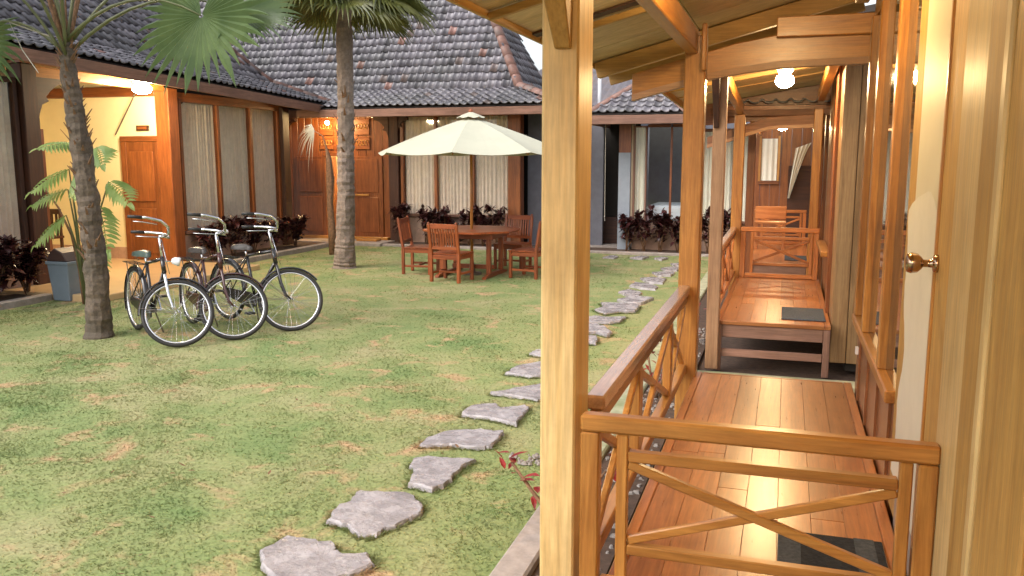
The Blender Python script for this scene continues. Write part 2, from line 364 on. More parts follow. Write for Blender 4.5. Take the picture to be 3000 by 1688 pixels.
tag(box('foundation', MT['concwet'], None, -.69, 3.0, 10.8, 12.1, -.02, .02), kind='structure')
# loose pebbles beside the veranda
pm = plain('pebbles', (.24,.21,.19), .55, var=.4, nscale=25, bs_=.3)
pb = MB()
for i in range(745):
    if i < 700: x, y = rnd.uniform(-1.0, -.72), rnd.uniform(2.4, 9.5)
    else: x, y = rnd.gauss(-1.40, .10), rnd.gauss(4.95, .06)
    r = rnd.uniform(.008, .022); n = 6; a0 = rnd.random()*6
    ring = [(x+r*math.cos(a0+t*math.pi/3)*rnd.uniform(.8,1.2), y+r*math.sin(a0+t*math.pi/3)*rnd.uniform(.8,1.2), .012) for t in range(n)]
    top = [(x+(q[0]-x)*.55, y+(q[1]-y)*.55, .012+r*.9) for q in ring]
    pb.add(ring + top, [(0+k, (k+1) % n, n+(k+1) % n, n+k) for k in range(n)] + [tuple(range(n, 2*n))])
tag(pb.build('pebbles', pm), 'pale pebbles strewn in the bed along the veranda', 'pebbles', kind='stuff')

# stepping stones
m, nt, bs = newmat('wet_slate'); mp = coords(nt)
n1 = N(nt, 'ShaderNodeTexNoise', Scale=7.0, Detail=8.0, Roughness=.7); n2 = N(nt, 'ShaderNodeTexNoise', Scale=38.0, Detail=4.0)
nt.links.new(mp.outputs[0], n1.inputs['Vector']); nt.links.new(mp.outputs[0], n2.inputs['Vector'])
r = ramp(nt, [(.3, (.20,.18,.185)), (.55, (.34,.31,.32)), (.75, (.48,.445,.455))]); nt.links.new(n1.outputs['Fac'], r.inputs[0]); nt.links.new(r.outputs[0], bs.inputs['Base Color'])
rr = ramp(nt, [(.4, (.13,.13,.13)), (.62, (.40,.40,.40))]); nt.links.new(n1.outputs['Fac'], rr.inputs[0]); nt.links.new(rr.outputs[0], bs.inputs['Roughness'])
ad = N(nt, 'ShaderNodeMath', operation='MULTIPLY_ADD'); ad.inputs[1].default_value = .25
nt.links.new(n2.outputs['Fac'], ad.inputs[0]); nt.links.new(n1.outputs['Fac'], ad.inputs[2]); bump(nt, ad.outputs[0], bs, .55, .03); MT['slate'] = m
STONES = [
[(-2.323,3.293),(-2.295,3.471),(-2.168,3.473),(-2.005,3.468),(-1.977,3.403),(-1.923,3.385),(-1.81,3.43),(-1.743,3.355),(-1.753,3.301),(-1.841,3.176),(-1.919,3.073),(-2.062,3.066),(-2.224,3.184)],
[(-2.191,3.708),(-2.228,3.885),(-2.192,3.962),(-2.213,4.087),(-2.073,4.139),(-1.936,4.166),(-1.879,4.115),(-1.797,4.046),(-1.772,3.929),(-1.811,3.83),(-1.845,3.729),(-1.882,3.693),(-1.875,3.625),(-1.952,3.6),(-2.069,3.684)],
[(-2.14,4.674),(-2.076,4.741),(-1.949,4.751),(-1.77,4.777),(-1.796,4.663),(-1.807,4.53),(-1.787,4.426),(-1.832,4.28),(-2.008,4.302),(-2.033,4.402),(-2.049,4.495),(-2.118,4.575)],
[(-2.227,4.955),(-2.229,5.095),(-2.147,5.269),(-1.933,5.367),(-1.79,5.364),(-1.763,5.324),(-1.757,5.064),(-1.829,5.015),(-2.031,5.011)],
[(-2.205,5.651),(-2.224,5.888),(-2.15,5.972),(-2.049,5.986),(-1.981,5.898),(-1.805,6.013),(-1.763,5.923),(-1.757,5.752),(-1.744,5.552),(-1.838,5.582),(-2.054,5.636)],
[(-2.185,6.263),(-2.08,6.358),(-2.044,6.464),(-1.862,6.696),(-1.717,6.704),(-1.641,6.437),(-1.672,6.253),(-1.772,6.188),(-1.971,6.231)],
[(-2.274,6.931),(-2.263,7.154),(-2.067,7.429),(-1.884,7.44),(-1.802,7.175),(-1.866,6.971),(-2.029,6.877)],
[(-2.287,7.697),(-2.268,7.853),(-2.145,7.946),(-1.978,7.87),(-1.969,7.712),(-2.12,7.62)],
[(-2.045,8.555),(-1.978,8.705),(-1.849,8.72),(-1.778,8.491),(-1.789,8.352),(-1.904,8.296),(-1.991,8.374)],
[(-2.176,9.281),(-2.043,9.37),(-1.879,9.258),(-1.731,8.943),(-1.743,8.796),(-1.882,8.922),(-1.989,8.844),(-2.12,8.955)],
[(-2.26,9.686),(-2.117,9.861),(-1.938,9.821),(-1.749,9.927),(-1.748,9.586),(-1.899,9.48),(-2.084,9.45)],
[(-2.212,10.299),(-2.14,10.556),(-2.245,10.82),(-2.027,10.85),(-1.733,10.78),(-1.703,10.32),(-1.9,10.215),(-2.012,10.015)],
[(-2.075,11.141),(-1.944,11.45),(-1.64,11.40),(-1.736,10.95),(-1.935,10.928)],
[(-2.199,11.76),(-2.094,12.112),(-1.856,11.815),(-1.859,11.513),(-2.029,11.52)],
[(-2.147,12.45),(-2.124,12.75),(-1.921,12.72),(-1.734,12.481),(-1.742,12.205),(-1.938,12.239)],
[(-2.134,13.30),(-1.952,13.45),(-1.731,13.332),(-1.715,12.85),(-1.93,12.85)],
[(-2.055,14.027),(-1.872,14.2),(-1.68,14.109),(-1.709,13.733),(-1.896,13.673)],
[(-2.001,14.634),(-1.825,14.85),(-1.643,14.721),(-1.695,14.359),(-1.876,14.302)],
[(-1.91,15.3),(-1.766,15.495),(-1.597,15.327),(-1.661,15.019),(-1.806,15.001)],
[(-3.275,15.902),(-3.189,16.3),(-3.017,16.168),(-3.015,15.746)],
[(-2.764,16.005),(-2.632,16.353),(-2.445,16.289),(-2.518,15.847)],
[(-2.321,16.027),(-2.208,16.365),(-2.053,16.172),(-2.142,15.793)]]
ORD = ['nearest','second','third','fourth','fifth','sixth','seventh','eighth','ninth','tenth','eleventh','twelfth','thirteenth','fourteenth','fifteenth','sixteenth','seventeenth','eighteenth','nineteenth']
DESC = {0: 'large smooth grey slate slab nearest the camera in the lawn path', 1: 'broad chipped slate slab, second from the camera in the lawn path',
        2: 'pointed pinkish slate slab, third from the camera in the lawn path', 3: 'long flat pale slate slab, fourth from the camera in the lawn path',
        4: 'notched pale slate slab, fifth from the camera in the lawn path', 19: 'small dark slab before the dark opening of the far pavilion',
        20: 'small dark slab before the middle of the far pavilion', 21: 'small dark slab before the right end of the far pavilion'}
def stone(i, poly):
    r2 = random.Random(100+i); cx = sum(p[0] for p in poly)/len(poly); cy = sum(p[1] for p in poly)/len(poly)
    pts = []
    for a, b in zip(poly, poly[1:]+poly[:1]):
        for f_ in (0,.25,.5,.75): pts.append((a[0]+(b[0]-a[0])*f_ + r2.gauss(0,.006), a[1]+(b[1]-a[1])*f_ + r2.gauss(0,.006)))
    jit = [(r2.uniform(.93,.99), r2.uniform(.003,.018)) for _ in pts]
    n = len(pts); ht = .032; tx, ty = r2.uniform(-.02,.02), r2.uniform(-.02,.02)
    zt = lambda x, y, e=0: ht + tx*(x-cx) + ty*(y-cy) + .007*noise.noise((x*6, y*6, i*3.1)) + .004*noise.noise((x*17, y*17, i*1.7)) - e
    mb = MB(); rings = []
    for s_, dz, out_ in ((1.04, None, 0), (1.0, .012, 0), (.965, 0, 0), (.8, 0, 0), (.6, 0, 0), (.25, 0, 0)):
        rg = []
        for (x, y), (js, jd) in zip(pts, jit):
            k_ = s_ if s_ != .965 else js; e_ = jd if dz == .012 else (dz or 0); x_, y_ = cx+(x-cx)*k_, cy+(y-cy)*k_
            rg.append((x_, y_, -.02 if dz is None else zt(x_, y_, e_)))
        rings.append(rg)
    for q in rings: mb.v += q
    mb.v.append((cx, cy, zt(cx, cy))); L = len(rings)
    for k in range(L-1):
        for j in range(n): a, b = k*n+j, k*n+(j+1) % n; mb.f.append((a, b, b+n, a+n))
    for j in range(n): mb.f.append(((L-1)*n+j, (L-1)*n+(j+1) % n, L*n))
    mb.v = [(x-cx, y-cy, z) for x, y, z in mb.v]
    o = fixn(mb.build('stepping_stone', MT['slate'])); o.location = (cx, cy, 0)
    lab = DESC.get(i) or ('wet slate stepping stone, %s from the camera in the lawn path' % ORD[i])
    tag(o, lab, 'stepping stone', 'stepping stones in the lawn')
for i, p in enumerate(STONES): stone(i, p)
grass()

# ------------------------------------------------------------------ roof tiles
def tile_col(nt, rsock, bs):
    c = ramp(nt, [(0, (.095,.090,.103)), (.15, (.140,.132,.153)), (.5, (.170,.162,.185)), (.80, (.20,.19,.213)), (.955, (.15,.115,.11)), (.992, (.24,.13,.11)), (.9975, (.46,.20,.15))], 'CONSTANT')
    nt.links.new(rsock, c.inputs[0])
    mp = coords(nt); n = N(nt, 'ShaderNodeTexNoise', Scale=9.0, Detail=5.0, Roughness=.7); nt.links.new(mp.outputs[0], n.inputs['Vector'])
    r = ramp(nt, [(.3, (.55,.55,.55)), (.7, (1.2,1.2,1.15))]); nt.links.new(n.outputs['Fac'], r.inputs[0])
    gp = N(nt, 'ShaderNodeNewGeometry'); nw = N(nt, 'ShaderNodeTexNoise', Scale=.9, Detail=4.0, Roughness=.6); nt.links.new(gp.outputs['Position'], nw.inputs['Vector'])
    rw = ramp(nt, [(.35, (.72,.74,.68)), (.65, (1.15,1.1,1.12))]); nt.links.new(nw.outputs['Fac'], rw.inputs[0])
    cc = mixc(nt, c.outputs[0], rw.outputs[0], .8, 'MULTIPLY')
    nt.links.new(mixc(nt, cc, r.outputs[0], .8, 'MULTIPLY'), bs.inputs['Base Color']); bs.inputs['Roughness'].default_value = .34
    bs.inputs['Specular IOR Level'].default_value = .45; bump(nt, n.outputs['Fac'], bs, .2, .01)
m, nt, bs = newmat('clay_tile'); oi = N(nt, 'ShaderNodeObjectInfo'); tile_col(nt, oi.outputs['Random'], bs); MT['tile1'] = m
m, nt, bs = newmat('clay_tile_field'); at_ = N(nt, 'ShaderNodeAttribute'); at_.attribute_name = 'rnd'; tile_col(nt, at_.outputs['Fac'], bs); MT['tileN'] = m
MT['ridge'] = plain('ridge_tile', (.20,.10,.075), .5, var=.35, nscale=8, bs_=.3, stain=(.12,.10,.09))
MT['batten'] = plain('roof_underlay', (.05,.04,.035), .9)
TW, TL = .172, .222
def tile_geo(w=TW*1.08, l=TL*1.28):
    # pantile: a raised roll on one side, shallow trough beside it; the lower end lies proud of the row beneath
    prof = [(0,.0),(.10,.028),(.22,.036),(.34,.024),(.46,.004),(.72,-.004),(.92,.004),(1.0,.012)]
    v, f = [], []
    for y, dz in ((0,.030),(l,.0)):
        for x, z in prof: v.append(((x-.5)*w, y, z+dz))
    n = len(prof)
    for i in range(n-1): f.append((i, i+1, n+i+1, n+i))
    for x, z in prof: v.append(((x-.5)*w, .004, z+.030-.018))
    for i in range(n-1): f.append((2*n+i, 2*n+i+1, i+1, i))
    return v, f
TV, TF = tile_geo()
tile_me = bpy.data.meshes.new('tile'); tile_me.from_pydata(TV, [], TF); tile_me.materials.append(MT['tile1']); tile_me.shade_smooth(); tile_me.update()
def inside(p, poly):
    x, y = p; c = False; j = len(poly)-1
    for i in range(len(poly)):
        xi, yi = poly[i]; xj, yj = poly[j]
        if (yi > y) != (yj > y) and x < (xj-xi)*(y-yi)/(yj-yi)+xi: c = not c
        j = i
    return c
camM = Matrix.Translation(cam.location) @ cam.rotation_euler.to_matrix().to_4x4(); camI = camM.inverted()
def in_view(p, mg=1.03):
    q = camI @ Vector(p)
    if q.z > -.1: return False
    x, y = -q.x/q.z*2500/1500, -q.y/q.z*2500/844
    return abs(x) < mg and abs(y) < mg
class Tiles:
    """Collects tile placements of one roof; the most visible 300 become parts, the rest one joined part."""
    def __init__(s): s.t = []
    def face(s, O, u, up, poly, w=TW, l=TL):
        O, u, up = Vector(O), Vector(u).normalized(), Vector(up).normalized(); n = u.cross(up).normalized()
        U = [p[0] for p in poly]; S = [p[1] for p in poly]
        for r in range(int(max(S)/l)+1):
            for c in range(int(math.floor(min(U)/w)), int(max(U)/w)+1):
                if inside(((c+.5)*w, (r+.5)*l), poly):
                    q = O + u*((c+.5)*w + rnd.gauss(0,.004)) + up*(r*l + rnd.gauss(0,.006)); s.t.append((q + n*(.028+.022*noise.noise(q*.7)) + up*.02*noise.noise(q*1.1+V(9,9,9)), u, up, n))
    def build(s, roof, most=300):
        sc = []
        for i, (p, u, up, n) in enumerate(s.t):
            d = (p - cam.location).length; fac = abs(n.dot((p-cam.location).normalized()))
            sc.append((-(fac/d**2) if in_view(p) else 1/d**2*0+1, i))
        sc.sort(); single = {i for k, i in sc[:most] if k < 0}
        off = Vector((0,0,0)); q = roof
        while q is not None: off += q.location; q = q.parent
        mb = MB(); att = []
        for i, (p, u, up, n) in enumerate(s.t):
            M = Matrix((u, up, n)).transposed(); M = M @ Matrix.Rotation(rnd.gauss(0,.022), 3, 'Z') @ Matrix.Rotation(rnd.gauss(0,.02), 3, 'X')
            if i in single:
                o = bpy.data.objects.new('tile', tile_me); col.objects.link(o); o.parent = roof
                o.matrix_local = Matrix.Translation(p-off) @ M.to_4x4()
            else:
                mb.add([p + M @ Vector(v) for v in TV], TF); rv = rnd.random(); att += [rv]*len(TF)
        if att:
            mb.att = att; o = mb.build('tile_field', MT['tileN'], roof, smooth=True); o['kind'] = 'stuff'
def ridge_line(roof, p0, p1, r=.10, step=.30):
    p0, p1 = Vector(p0), Vector(p1); L = (p1-p0).length; d = (p1-p0)/L; n = max(1, int(L/step))
    for i in range(n):
        a = p0 + d*(L*i/n - .03); b = p0 + d*(L*(i+1)/n + .02)
        sx = d.cross(V(0,0,1)).normalized(); up = sx.cross(d).normalized(); mb = MB(); k = 7; vs_ = []
        for q, rr in ((a, r*1.08), (b, r*.92)):
            for j in range(k):
                t = math.pi*j/(k-1); vs_.append(q + sx*math.cos(t)*rr + up*math.sin(t)*rr*.8)
        mb.add(vs_, [(j, j+1, k+j+1, k+j) for j in range(k-1)] + [tuple(range(k))])
        fixn(mb.build('ridge_tile', MT['ridge'], roof, smooth=True))
# ------------------------------------------------------------------ shared building pieces
def curtain(parent, axis, c, a0, a1, z0, z1, mat, amp=.022, wl=.085, seed=0):
    r2 = random.Random(seed); n = max(12, int((a1-a0)/.012)); ph = r2.random()*6; mb = MB(); rows = 4
    for j in range(rows):
        z = z1 + (z0-z1)*j/(rows-1)
        for i in range(n+1):
            a = a0 + (a1-a0)*i/n; w = amp*(.6+.4*j/(rows-1))*(math.sin(2*math.pi*a/wl+ph+1.2*math.sin(a*9+ph)) + .4*math.sin(2*math.pi*a/(wl*2.7)+ph))
            mb.v.append((c+w, a, z) if axis == 'Y' else (a, c+w, z))
    for j in range(rows-1):
        for i in range(n): k = j*(n+1)+i; mb.f.append((k, k+1, k+n+2, k+n+1))
    return mb.build('curtain', mat, parent, smooth=True)
def slab(mb_, axis, c0, c1, a0, a1, z0, z1):
    return mb_.box(c0, c1, a0, a1, z0, z1) if axis == 'Y' else mb_.box(a0, a1, c0, c1, z0, z1)
def window(parent, axis, c, out, edges, z0, z1, fm, cm, mull=.07, depth=.09, seed=0, cur_top=None, rail=True):
    """edges: positions of the mullion centres along the wall; out: +1/-1 side facing the court."""
    w = bpy.data.objects.new('window', None)
    f = slab(MB(), axis, *sorted((c-out*.02, c+out*depth)), edges[0]-mull/2, edges[-1]+mull/2, z1, z1+mull).build('window', MT[fm+('Y' if axis=='Y' else 'X')], parent, bevel=.004)
    slab(MB(), axis, *sorted((c-out*.02, c+out*(depth+.04))), edges[0]-mull/2-.04, edges[-1]+mull/2+.04, z0-mull*.8, z0).build('sill', MT['fascia'+('Y' if axis=='Y' else 'X')], f, bevel=.004)
    for e in edges:
        slab(MB(), axis, *sorted((c-out*.02, c+out*(depth-.004))), e-mull/2, e+mull/2, z0, z1).build('mullion', MT[fm+'Z'], f, bevel=.004)
    for i, (a, b) in enumerate(zip(edges, edges[1:])):
        slab(MB(), axis, *sorted((c+out*.045, c+out*.049)), a+mull/2, b-mull/2, z0, z1).build('pane', MT['glass'], f)
        curtain(f, axis, c-out*.02, a+mull/2-.01, b-mull/2+.01, z0-.02, z1+.02, MT[cm], seed=seed*10+i)
    bpy.data.objects.remove(w)
    return f
def bracket(parent, p, dirv, mat, L=.55, H=.6, t=.10):
    """Carved scroll bracket: a curved knee between a column and the beam it carries."""
    d = Vector(dirv).normalized(); p = Vector(p); sx = d.cross(V(0,0,1)); pts = []
    for i in range(9):
        t_ = i/8*math.pi/2; pts.append((L*(1-math.cos(t_))*.98 + .02, -H*(1-math.sin(t_))))
    prof = [(0,-H)] + pts[1:] + [(L,.10),(0,.10)]
    prof[4:4] = [(prof[4][0]+.05, prof[4][1]-.06)]
    mb = MB(); mb.prism([p + d*a + V(0,0,b) - sx*t/2 for a, b in prof], sx*t)
    return fixn(mb.build('bracket', mat, parent, bevel=.008))
def door(parent, axis, c, out, a0, a1, z0, z1, mat='brown', panels=((.08,.46),(.54,.93)), cols=2, knob=True, knob_at=.92):
    W, H = a1-a0, z1-z0
    d = slab(MB(), axis, *sorted((c, c+out*.045)), a0, a1, z0, z1).build('door', MT[mat+'Z'], parent, bevel=.004)
    for lo, hi in panels:
        for k in range(cols):
            x0 = a0 + W*(.10 + k*(.82/cols)); x1 = x0 + W*(.82/cols - .04)
            slab(MB(), axis, *sorted((c+out*.045, c+out*.062)), x0, x1, z0+H*lo, z0+H*hi).build('door_panel', MT[mat+'Z'], d, bevel=.010)
    if knob:
        kx = a0 + W*knob_at; kz = z0 + H*.46; q = (c+out*.045, kx, kz) if axis == 'Y' else (kx, c+out*.045, kz); e = V(out,0,0) if axis == 'Y' else V(0,out,0)
        MB().tube([Vector(q), Vector(q)+e*.03, Vector(q)+e*.035, Vector(q)+e*.06, Vector(q)+e*.065], [.012,.012,.026,.026,.012], 10).build('handle', MT['brass'], d, smooth=True)
    return d
def globe_lamp(name, p, label, mat, r=.085, rod=.03, sq=.8, group='lit lamps', rim=True):
    t = thing(name, p, label, 'lamp', group); x, y, z = p
    MB().lathe([(r*.9, r*sq+rod),(r*.95, r*sq+rod-.025),(r*.6, r*sq-.01)], p, 18).build('lamp_base', MT['pipe'], t, smooth=True)
    prof = [(max(.002, r*math.sin(math.pi*i/10)), r*sq*math.cos(math.pi*i/10)) for i in range(10, -1, -1)]
    MB().lathe(prof, p, 20).build('globe', mat, t, smooth=True)
    return t

# ------------------------------------------------------------------ left building with the open porch
ez = lambda y: 3.34 - .039*(y-8.77)
LB = thing('courtyard_house', (-10.3, 12.0, 0), 'left wooden house with tiled hip roof and yellow lit porch', 'house')
XW = -10.3
def low_wall(parent, *d):
    return box('low_wall', MT['pinkpl'], parent, *d, bevel=.006)
low_wall(LB, -10.40, -10.24, 5.0, 9.50, 0, .53); low_wall(LB, -10.40, -10.24, 12.70, 15.90, 0, .53)
window(LB, 'Y', XW, 1, [5.2,6.3,7.4,8.5,9.40], .60, 2.92, 'dark', 'curtain', seed=1)
window(LB, 'Y', XW, 1, [12.80,13.86,14.90,15.86], .60, 2.87, 'brown', 'curtain', seed=2)
for y0, y1, m_ in ((9.46,9.72,'darkZ'),(12.40,12.66,'brownZ'),(15.90,16.16,'darkZ')):
    box('column', MT[m_], LB, -10.42, -10.14, y0, y1, .05, ez(y0)-.12, bevel=.012)
box('column_facing', MT['brownZ'], LB, -10.40, -10.18, 9.724, 9.80, .05, 2.3, bevel=.006)
bracket(LB, (-10.26, 9.72, 2.98), (0,1,0), MT['darkY'], .62, .75, .12)
bracket(LB, (-10.26, 12.66, 2.90), (0,1,0), MT['darkY'], .4, .42, .08)
# porch recess
box('porch_wall', MT['yellow'], LB, -13.4, -10.42, 12.5, 12.62, .09, 3.30)
box('porch_wall', MT['yellow'], LB, -13.5, -13.4, 8.8, 12.62, .09, 3.35)
box('porch_wall', MT['yellow'], LB, -13.4, -10.42, 9.36, 9.46, .09, 3.35)
box('wall_plate', MT['brownX'], LB, -13.39, -10.42, 12.40, 12.497, 2.95, 3.12, bevel=.006)
box('skirting', MT['pinkpl'], LB, -13.39, -11.24, 12.485, 12.498, .09, .30)
box('porch_ceiling', MT['brownY'], LB, -13.39, -10.16, 9.47, 12.39, 3.20, 3.23)
box('eave_beam', MT['goldY'], LB, -10.34, -10.20, 9.72, 12.40, 3.02, 3.17, bevel=.006)
box('eave_beam', MT['brownY'], LB, -10.34, -10.20, 12.66, 16.2, 2.935, 3.03, bevel=.006)
dr = box('door_frame', MT['brownZ'], LB, -11.24, -11.12, 12.44, 12.496, .09, 2.17, bevel=.005)
box('door_frame', MT['brownZ'], LB, -10.46, -10.425, 12.44, 12.496, .09, 2.17, bevel=.005)
box('lintel', MT['brownX'], LB, -11.24, -10.425, 12.436, 12.496, 2.174, 2.27, bevel=.005)
door(LB, 'X', 12.49, -1, -11.117, -10.463, .10, 2.17, 'brown', ((.06,.44),(.50,.92)), 1, True, .08)
sg = box('name_plate', MT['darkX'], LB, -10.90, -10.64, 12.472, 12.498, 2.365, 2.455, bevel=.004)
box('plate_field', MT['brownX'], sg, -10.865, -10.675, 12.464, 12.472, 2.385, 2.435)
# roof
LRf = MB(); AL, AU = R(20), R(46); y0, y1 = 4.5, 17.0
def lr(d, y): return (-9.6-d, y, ez(y) + (d*math.tan(AL) if d <= 1.1 else 1.1*math.tan(AL) + (d-1.1)*math.tan(AU)))
LRf.quad(lr(0,y0), lr(0,y1), lr(1.1,y1-.62), lr(1.1,y0)); LRf.quad(lr(1.1,y0), lr(1.1,y1-.62), lr(3.6,y1-2.9), lr(3.6,y0))
LRf.quad(lr(0,y1), (-17,y1,ez(y1)), (-15.9,y1-.62,lr(1.1,y1)[2]), lr(1.1,y1-.62)); LRf.quad(lr(1.1,y1-.62), (-15.9,y1-.62,lr(1.1,y1)[2]), lr(3.6,y1-2.9))
LRf.quad((-17,y0,ez(y0)), lr(3.6,y0), lr(3.6,y1-2.9), (-17,y1,ez(y1)))
lroof = LRf.build('roof', MT['batten'], LB)
fx = MB(); fx.bar((-9.60,y0,ez(y0)-.10), (-9.60,y1,ez(y1)-.10), .04, .17); fx.build('fascia', MT['fasciaY'], lroof, bevel=.006)
sf = MB(); sf.quad((-9.62,y0,ez(y0)-.06), (-10.5,y0,ez(y0)+.06), (-10.5,y1,ez(y1)+.06), (-9.62,y1,ez(y1)-.06)); sf.build('soffit', MT['brownY'], lroof)
for k in range(17): 
    y = 9.0 + k*.48; MB().bar((-9.64,y,ez(y)-.10),(-10.3,y,ez(y)+.02),.05,.07).build('rafter', MT['darkX'], lroof)
T = Tiles(); uy = V(0,1,-.039)
s1 = 1.1/math.cos(AL)
T.face(lr(0,y0), uy, (-math.cos(AL),0,math.sin(AL)), [(0,0),(y1-y0,0),(y1-y0-.62,s1),(0,s1)])
T.face(lr(1.1,y0), uy, (-math.cos(AU),0,math.sin(AU)), [(0,0),(y1-y0-.62,0),(y1-y0-2.9,2.5/math.cos(AU)),(0,2.5/math.cos(AU))])
T.build(lroof)
ridge_line(lroof, Vector(lr(0,y1))+V(0,0,.06), Vector(lr(1.1,y1-.62))+V(0,0,.06)); ridge_line(lroof, Vector(lr(1.1,y1-.62))+V(0,0,.06), Vector(lr(3.6,y1-2.9))+V(0,0,.06))
# porch lamp under the eave, cable beside it
globe_lamp('porch_lamp', (-9.90, 11.52, 2.985), 'bright warm lamp under the eave of the yellow porch', MT['bulb2'], .15, .05, .55)
cb = MB().tube([(-11.35,12.47,2.30),(-10.9,12.3,2.72),(-10.55,12.2,3.1)], .012, 6).build('conduit', MT['rust'], LB)

# ------------------------------------------------------------------ back building with carved doors
BB = thing('carved_house', (-8.0, 17.5, 0), 'back wooden house with steep dark tiled roof and carved doors', 'house')
YB = 17.5
low_wall(BB, -8.30, -5.42, 17.44, 17.62, 0, .60)
window(BB, 'X', YB, -1, [-8.12,-7.32,-6.46,-5.62], .67, 2.78, 'brown', 'curtain', seed=3)
for x0, x1, m_ in ((-8.42,-8.18,'darkZ'),(-5.58,-5.36,'brownZ'),(-11.36,-11.12,'darkZ')):
    box('column', MT[m_], BB, x0, x1, 17.36, 17.62, .03, 2.80, bevel=.012)
bracket(BB, (-8.38, 17.42, 2.72), (-1,0,0), MT['darkX'], .38, .55, .12); bracket(BB, (-8.22, 17.42, 2.72), (1,0,0), MT['darkX'], .25, .35, .10)
bracket(BB, (-11.14, 17.42, 2.72), (1,0,0), MT['darkX'], .38, .55, .12)
box('wall_plate', MT['darkX'], BB, -12.5, -5.0, 17.40, 17.60, 2.81, 2.95, bevel=.01)
# carved wooden front: boards, panels, open leaves around a lit room
for i in range(6):
    x = -11.12 + i*.18; box('wall_board', MT['brownZ'], BB, x+.004, x+.176, 17.50, 17.545, .10, 2.80, bevel=.006)
for i in range(5):
    x = -9.42 + i*.20; box('wall_board', MT['brownZ'], BB, x+.004, x+.196, 17.50, 17.545, .10, 2.80, bevel=.006)
box('lintel', MT['brownX'], BB, -10.12, -9.38, 17.455, 17.52, 1.93, 2.03, bevel=.008)
box('fanlight_board', MT['brownX'], BB, -10.04, -9.42, 17.50, 17.55, 2.03, 2.80)
for (x0, x1) in ((-10.20,-9.84),(-9.78,-9.44),(-9.30,-8.92)):
    for z0_, z1_ in ((2.08,2.36),(2.40,2.76)):
        p_ = box('carved_panel', MT['brownX'], BB, x0, x1, 17.470, 17.498, z0_, z1_, bevel=.012)
        for q in range(4):   # scrolls of the carving
            cx, cz = x0+(x1-x0)*(.22+.19*q), (z0_+z1_)/2
            MB().tube([(cx+.05*math.cos(t)*(1-t/9), 17.468, cz+.085*math.sin(t)*(1-t/9)) for t in [k*.55 for k in range(12)]], .011, 6).build('scroll', MT['goldX'], p_, smooth=True)
for s_, hx in ((-1,-10.05),(1,-9.41)):
    lf = MB().bar((hx, 17.56, 1.02), (hx-s_*.02, 17.90, 1.02), .04, 1.80).build('door_leaf', MT['brownZ'], BB, bevel=.005)
dl = box('door_leaf', MT['brownZ'], BB, -9.36, -8.62, 17.455, 17.495, .12, 1.93, bevel=.006)
for z0_, z1_ in ((.22,1.02),(1.12,1.86)):
    box('door_panel', MT['brownZ'], dl, -9.28, -8.72, 17.44, 17.455, z0_, z1_, bevel=.012)
box('door_rail', MT['goldX'], dl, -9.30, -8.95, 17.42, 17.44, 1.05, 1.09, bevel=.004)
dl = box('door_leaf', MT['brownZ'], BB, -10.82, -10.06, 17.455, 17.495, .12, 1.93, bevel=.006)
for z0_, z1_ in ((.22,1.02),(1.12,1.86)):
    box('door_panel', MT['brownZ'], dl, -10.74, -10.14, 17.44, 17.455, z0_, z1_, bevel=.012)
box('threshold', MT['goldX'], BB, -11.1, -8.45, 17.30, 17.50, .07, .13, bevel=.006)
tag(box('door_step', MT['goldX'], None, -9.05, -8.55, 16.95, 17.18, .07, .12, bevel=.008), 'low wooden step before the carved doors', 'step')
# room behind the open doors
rm = MB().box(-12.0,-8.45,19.9,20.0,0,2.9).box(-12.0,-11.9,17.6,19.9,0,2.9).box(-8.55,-8.45,17.6,19.9,0,2.9)
rm.build('room_wall', MT['yellow'], BB)
box('room_floor', MT['porch'], BB, -11.9, -8.55, 17.55, 19.9, .05, .10); box('room_ceiling', MT['brownX'], BB, -11.9, -8.55, 17.62, 19.9, 2.82, 2.86)
cb_ = thing('cabinet', (-9.8, 19.4, .1), 'low dark cabinet inside the lit doorway', 'cabinet')
box('cabinet_body', MT['darkX'], cb_, -10.5,-9.1,19.2,19.6,.16,.82, bevel=.01); box('cabinet_top', MT['brownX'], cb_, -10.54,-9.06,19.16,19.64,.824,.86, bevel=.006)
for x in (-10.42,-9.18):
    for y in (19.26,19.54): box('leg', MT['darkZ'], cb_, x-.03,x+.03,y-.03,y+.03,.10,.16)
globe_lamp('room_lamp', (-9.3, 18.6, 2.62), 'lamp inside the room behind the carved doors', MT['bulb3'], .09, .06)
globe_lamp('door_lamp', (-9.72, 17.02, 2.66), 'small lamp above the carved doors behind the palm trunk', MT['bulb5'], .05, .02)
# rooms behind curtained windows are dark
box('room_wall', MT['void'], BB, -8.44, -5.0, 18.4, 18.5, 0, 2.9)
# recessed grey wall and its dark doorway
box('end_wall', MT['greywall'], BB, -5.36, -3.70, 17.9, 18.0, 0, 2.95)
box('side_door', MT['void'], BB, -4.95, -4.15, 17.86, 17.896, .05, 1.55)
# roof
a1, a2 = R(19), R(55); BX0, BX1, BY, BZ = -20.0, -4.3, 16.5, 2.93
K2 = .85
def br(d, x): return (x, BY+d, BZ + (d*math.tan(a1) if d <= 1.2 else 1.2*math.tan(a1)+(d-1.2)*math.tan(a2)))
def hx_(d): return BX1 - (d if d <= 1.2 else 1.2+(d-1.2)*K2)
zt = br(4.2,0)[2]
rf = MB(); rf.quad(br(0,BX0), br(0,BX1), br(1.2,hx_(1.2)), br(1.2,BX0)); rf.quad(br(1.2,BX0), br(1.2,hx_(1.2)), br(4.2,hx_(4.2)), br(4.2,BX0))
YF = 20.2; zb_ = br(1.2,0)[2]
rf.quad(br(0,BX1), (BX1,21.9,BZ), (hx_(1.2),YF,zb_), br(1.2,hx_(1.2))); rf.quad(br(1.2,hx_(1.2)), (hx_(1.2),YF,zb_), br(4.2,hx_(4.2)))
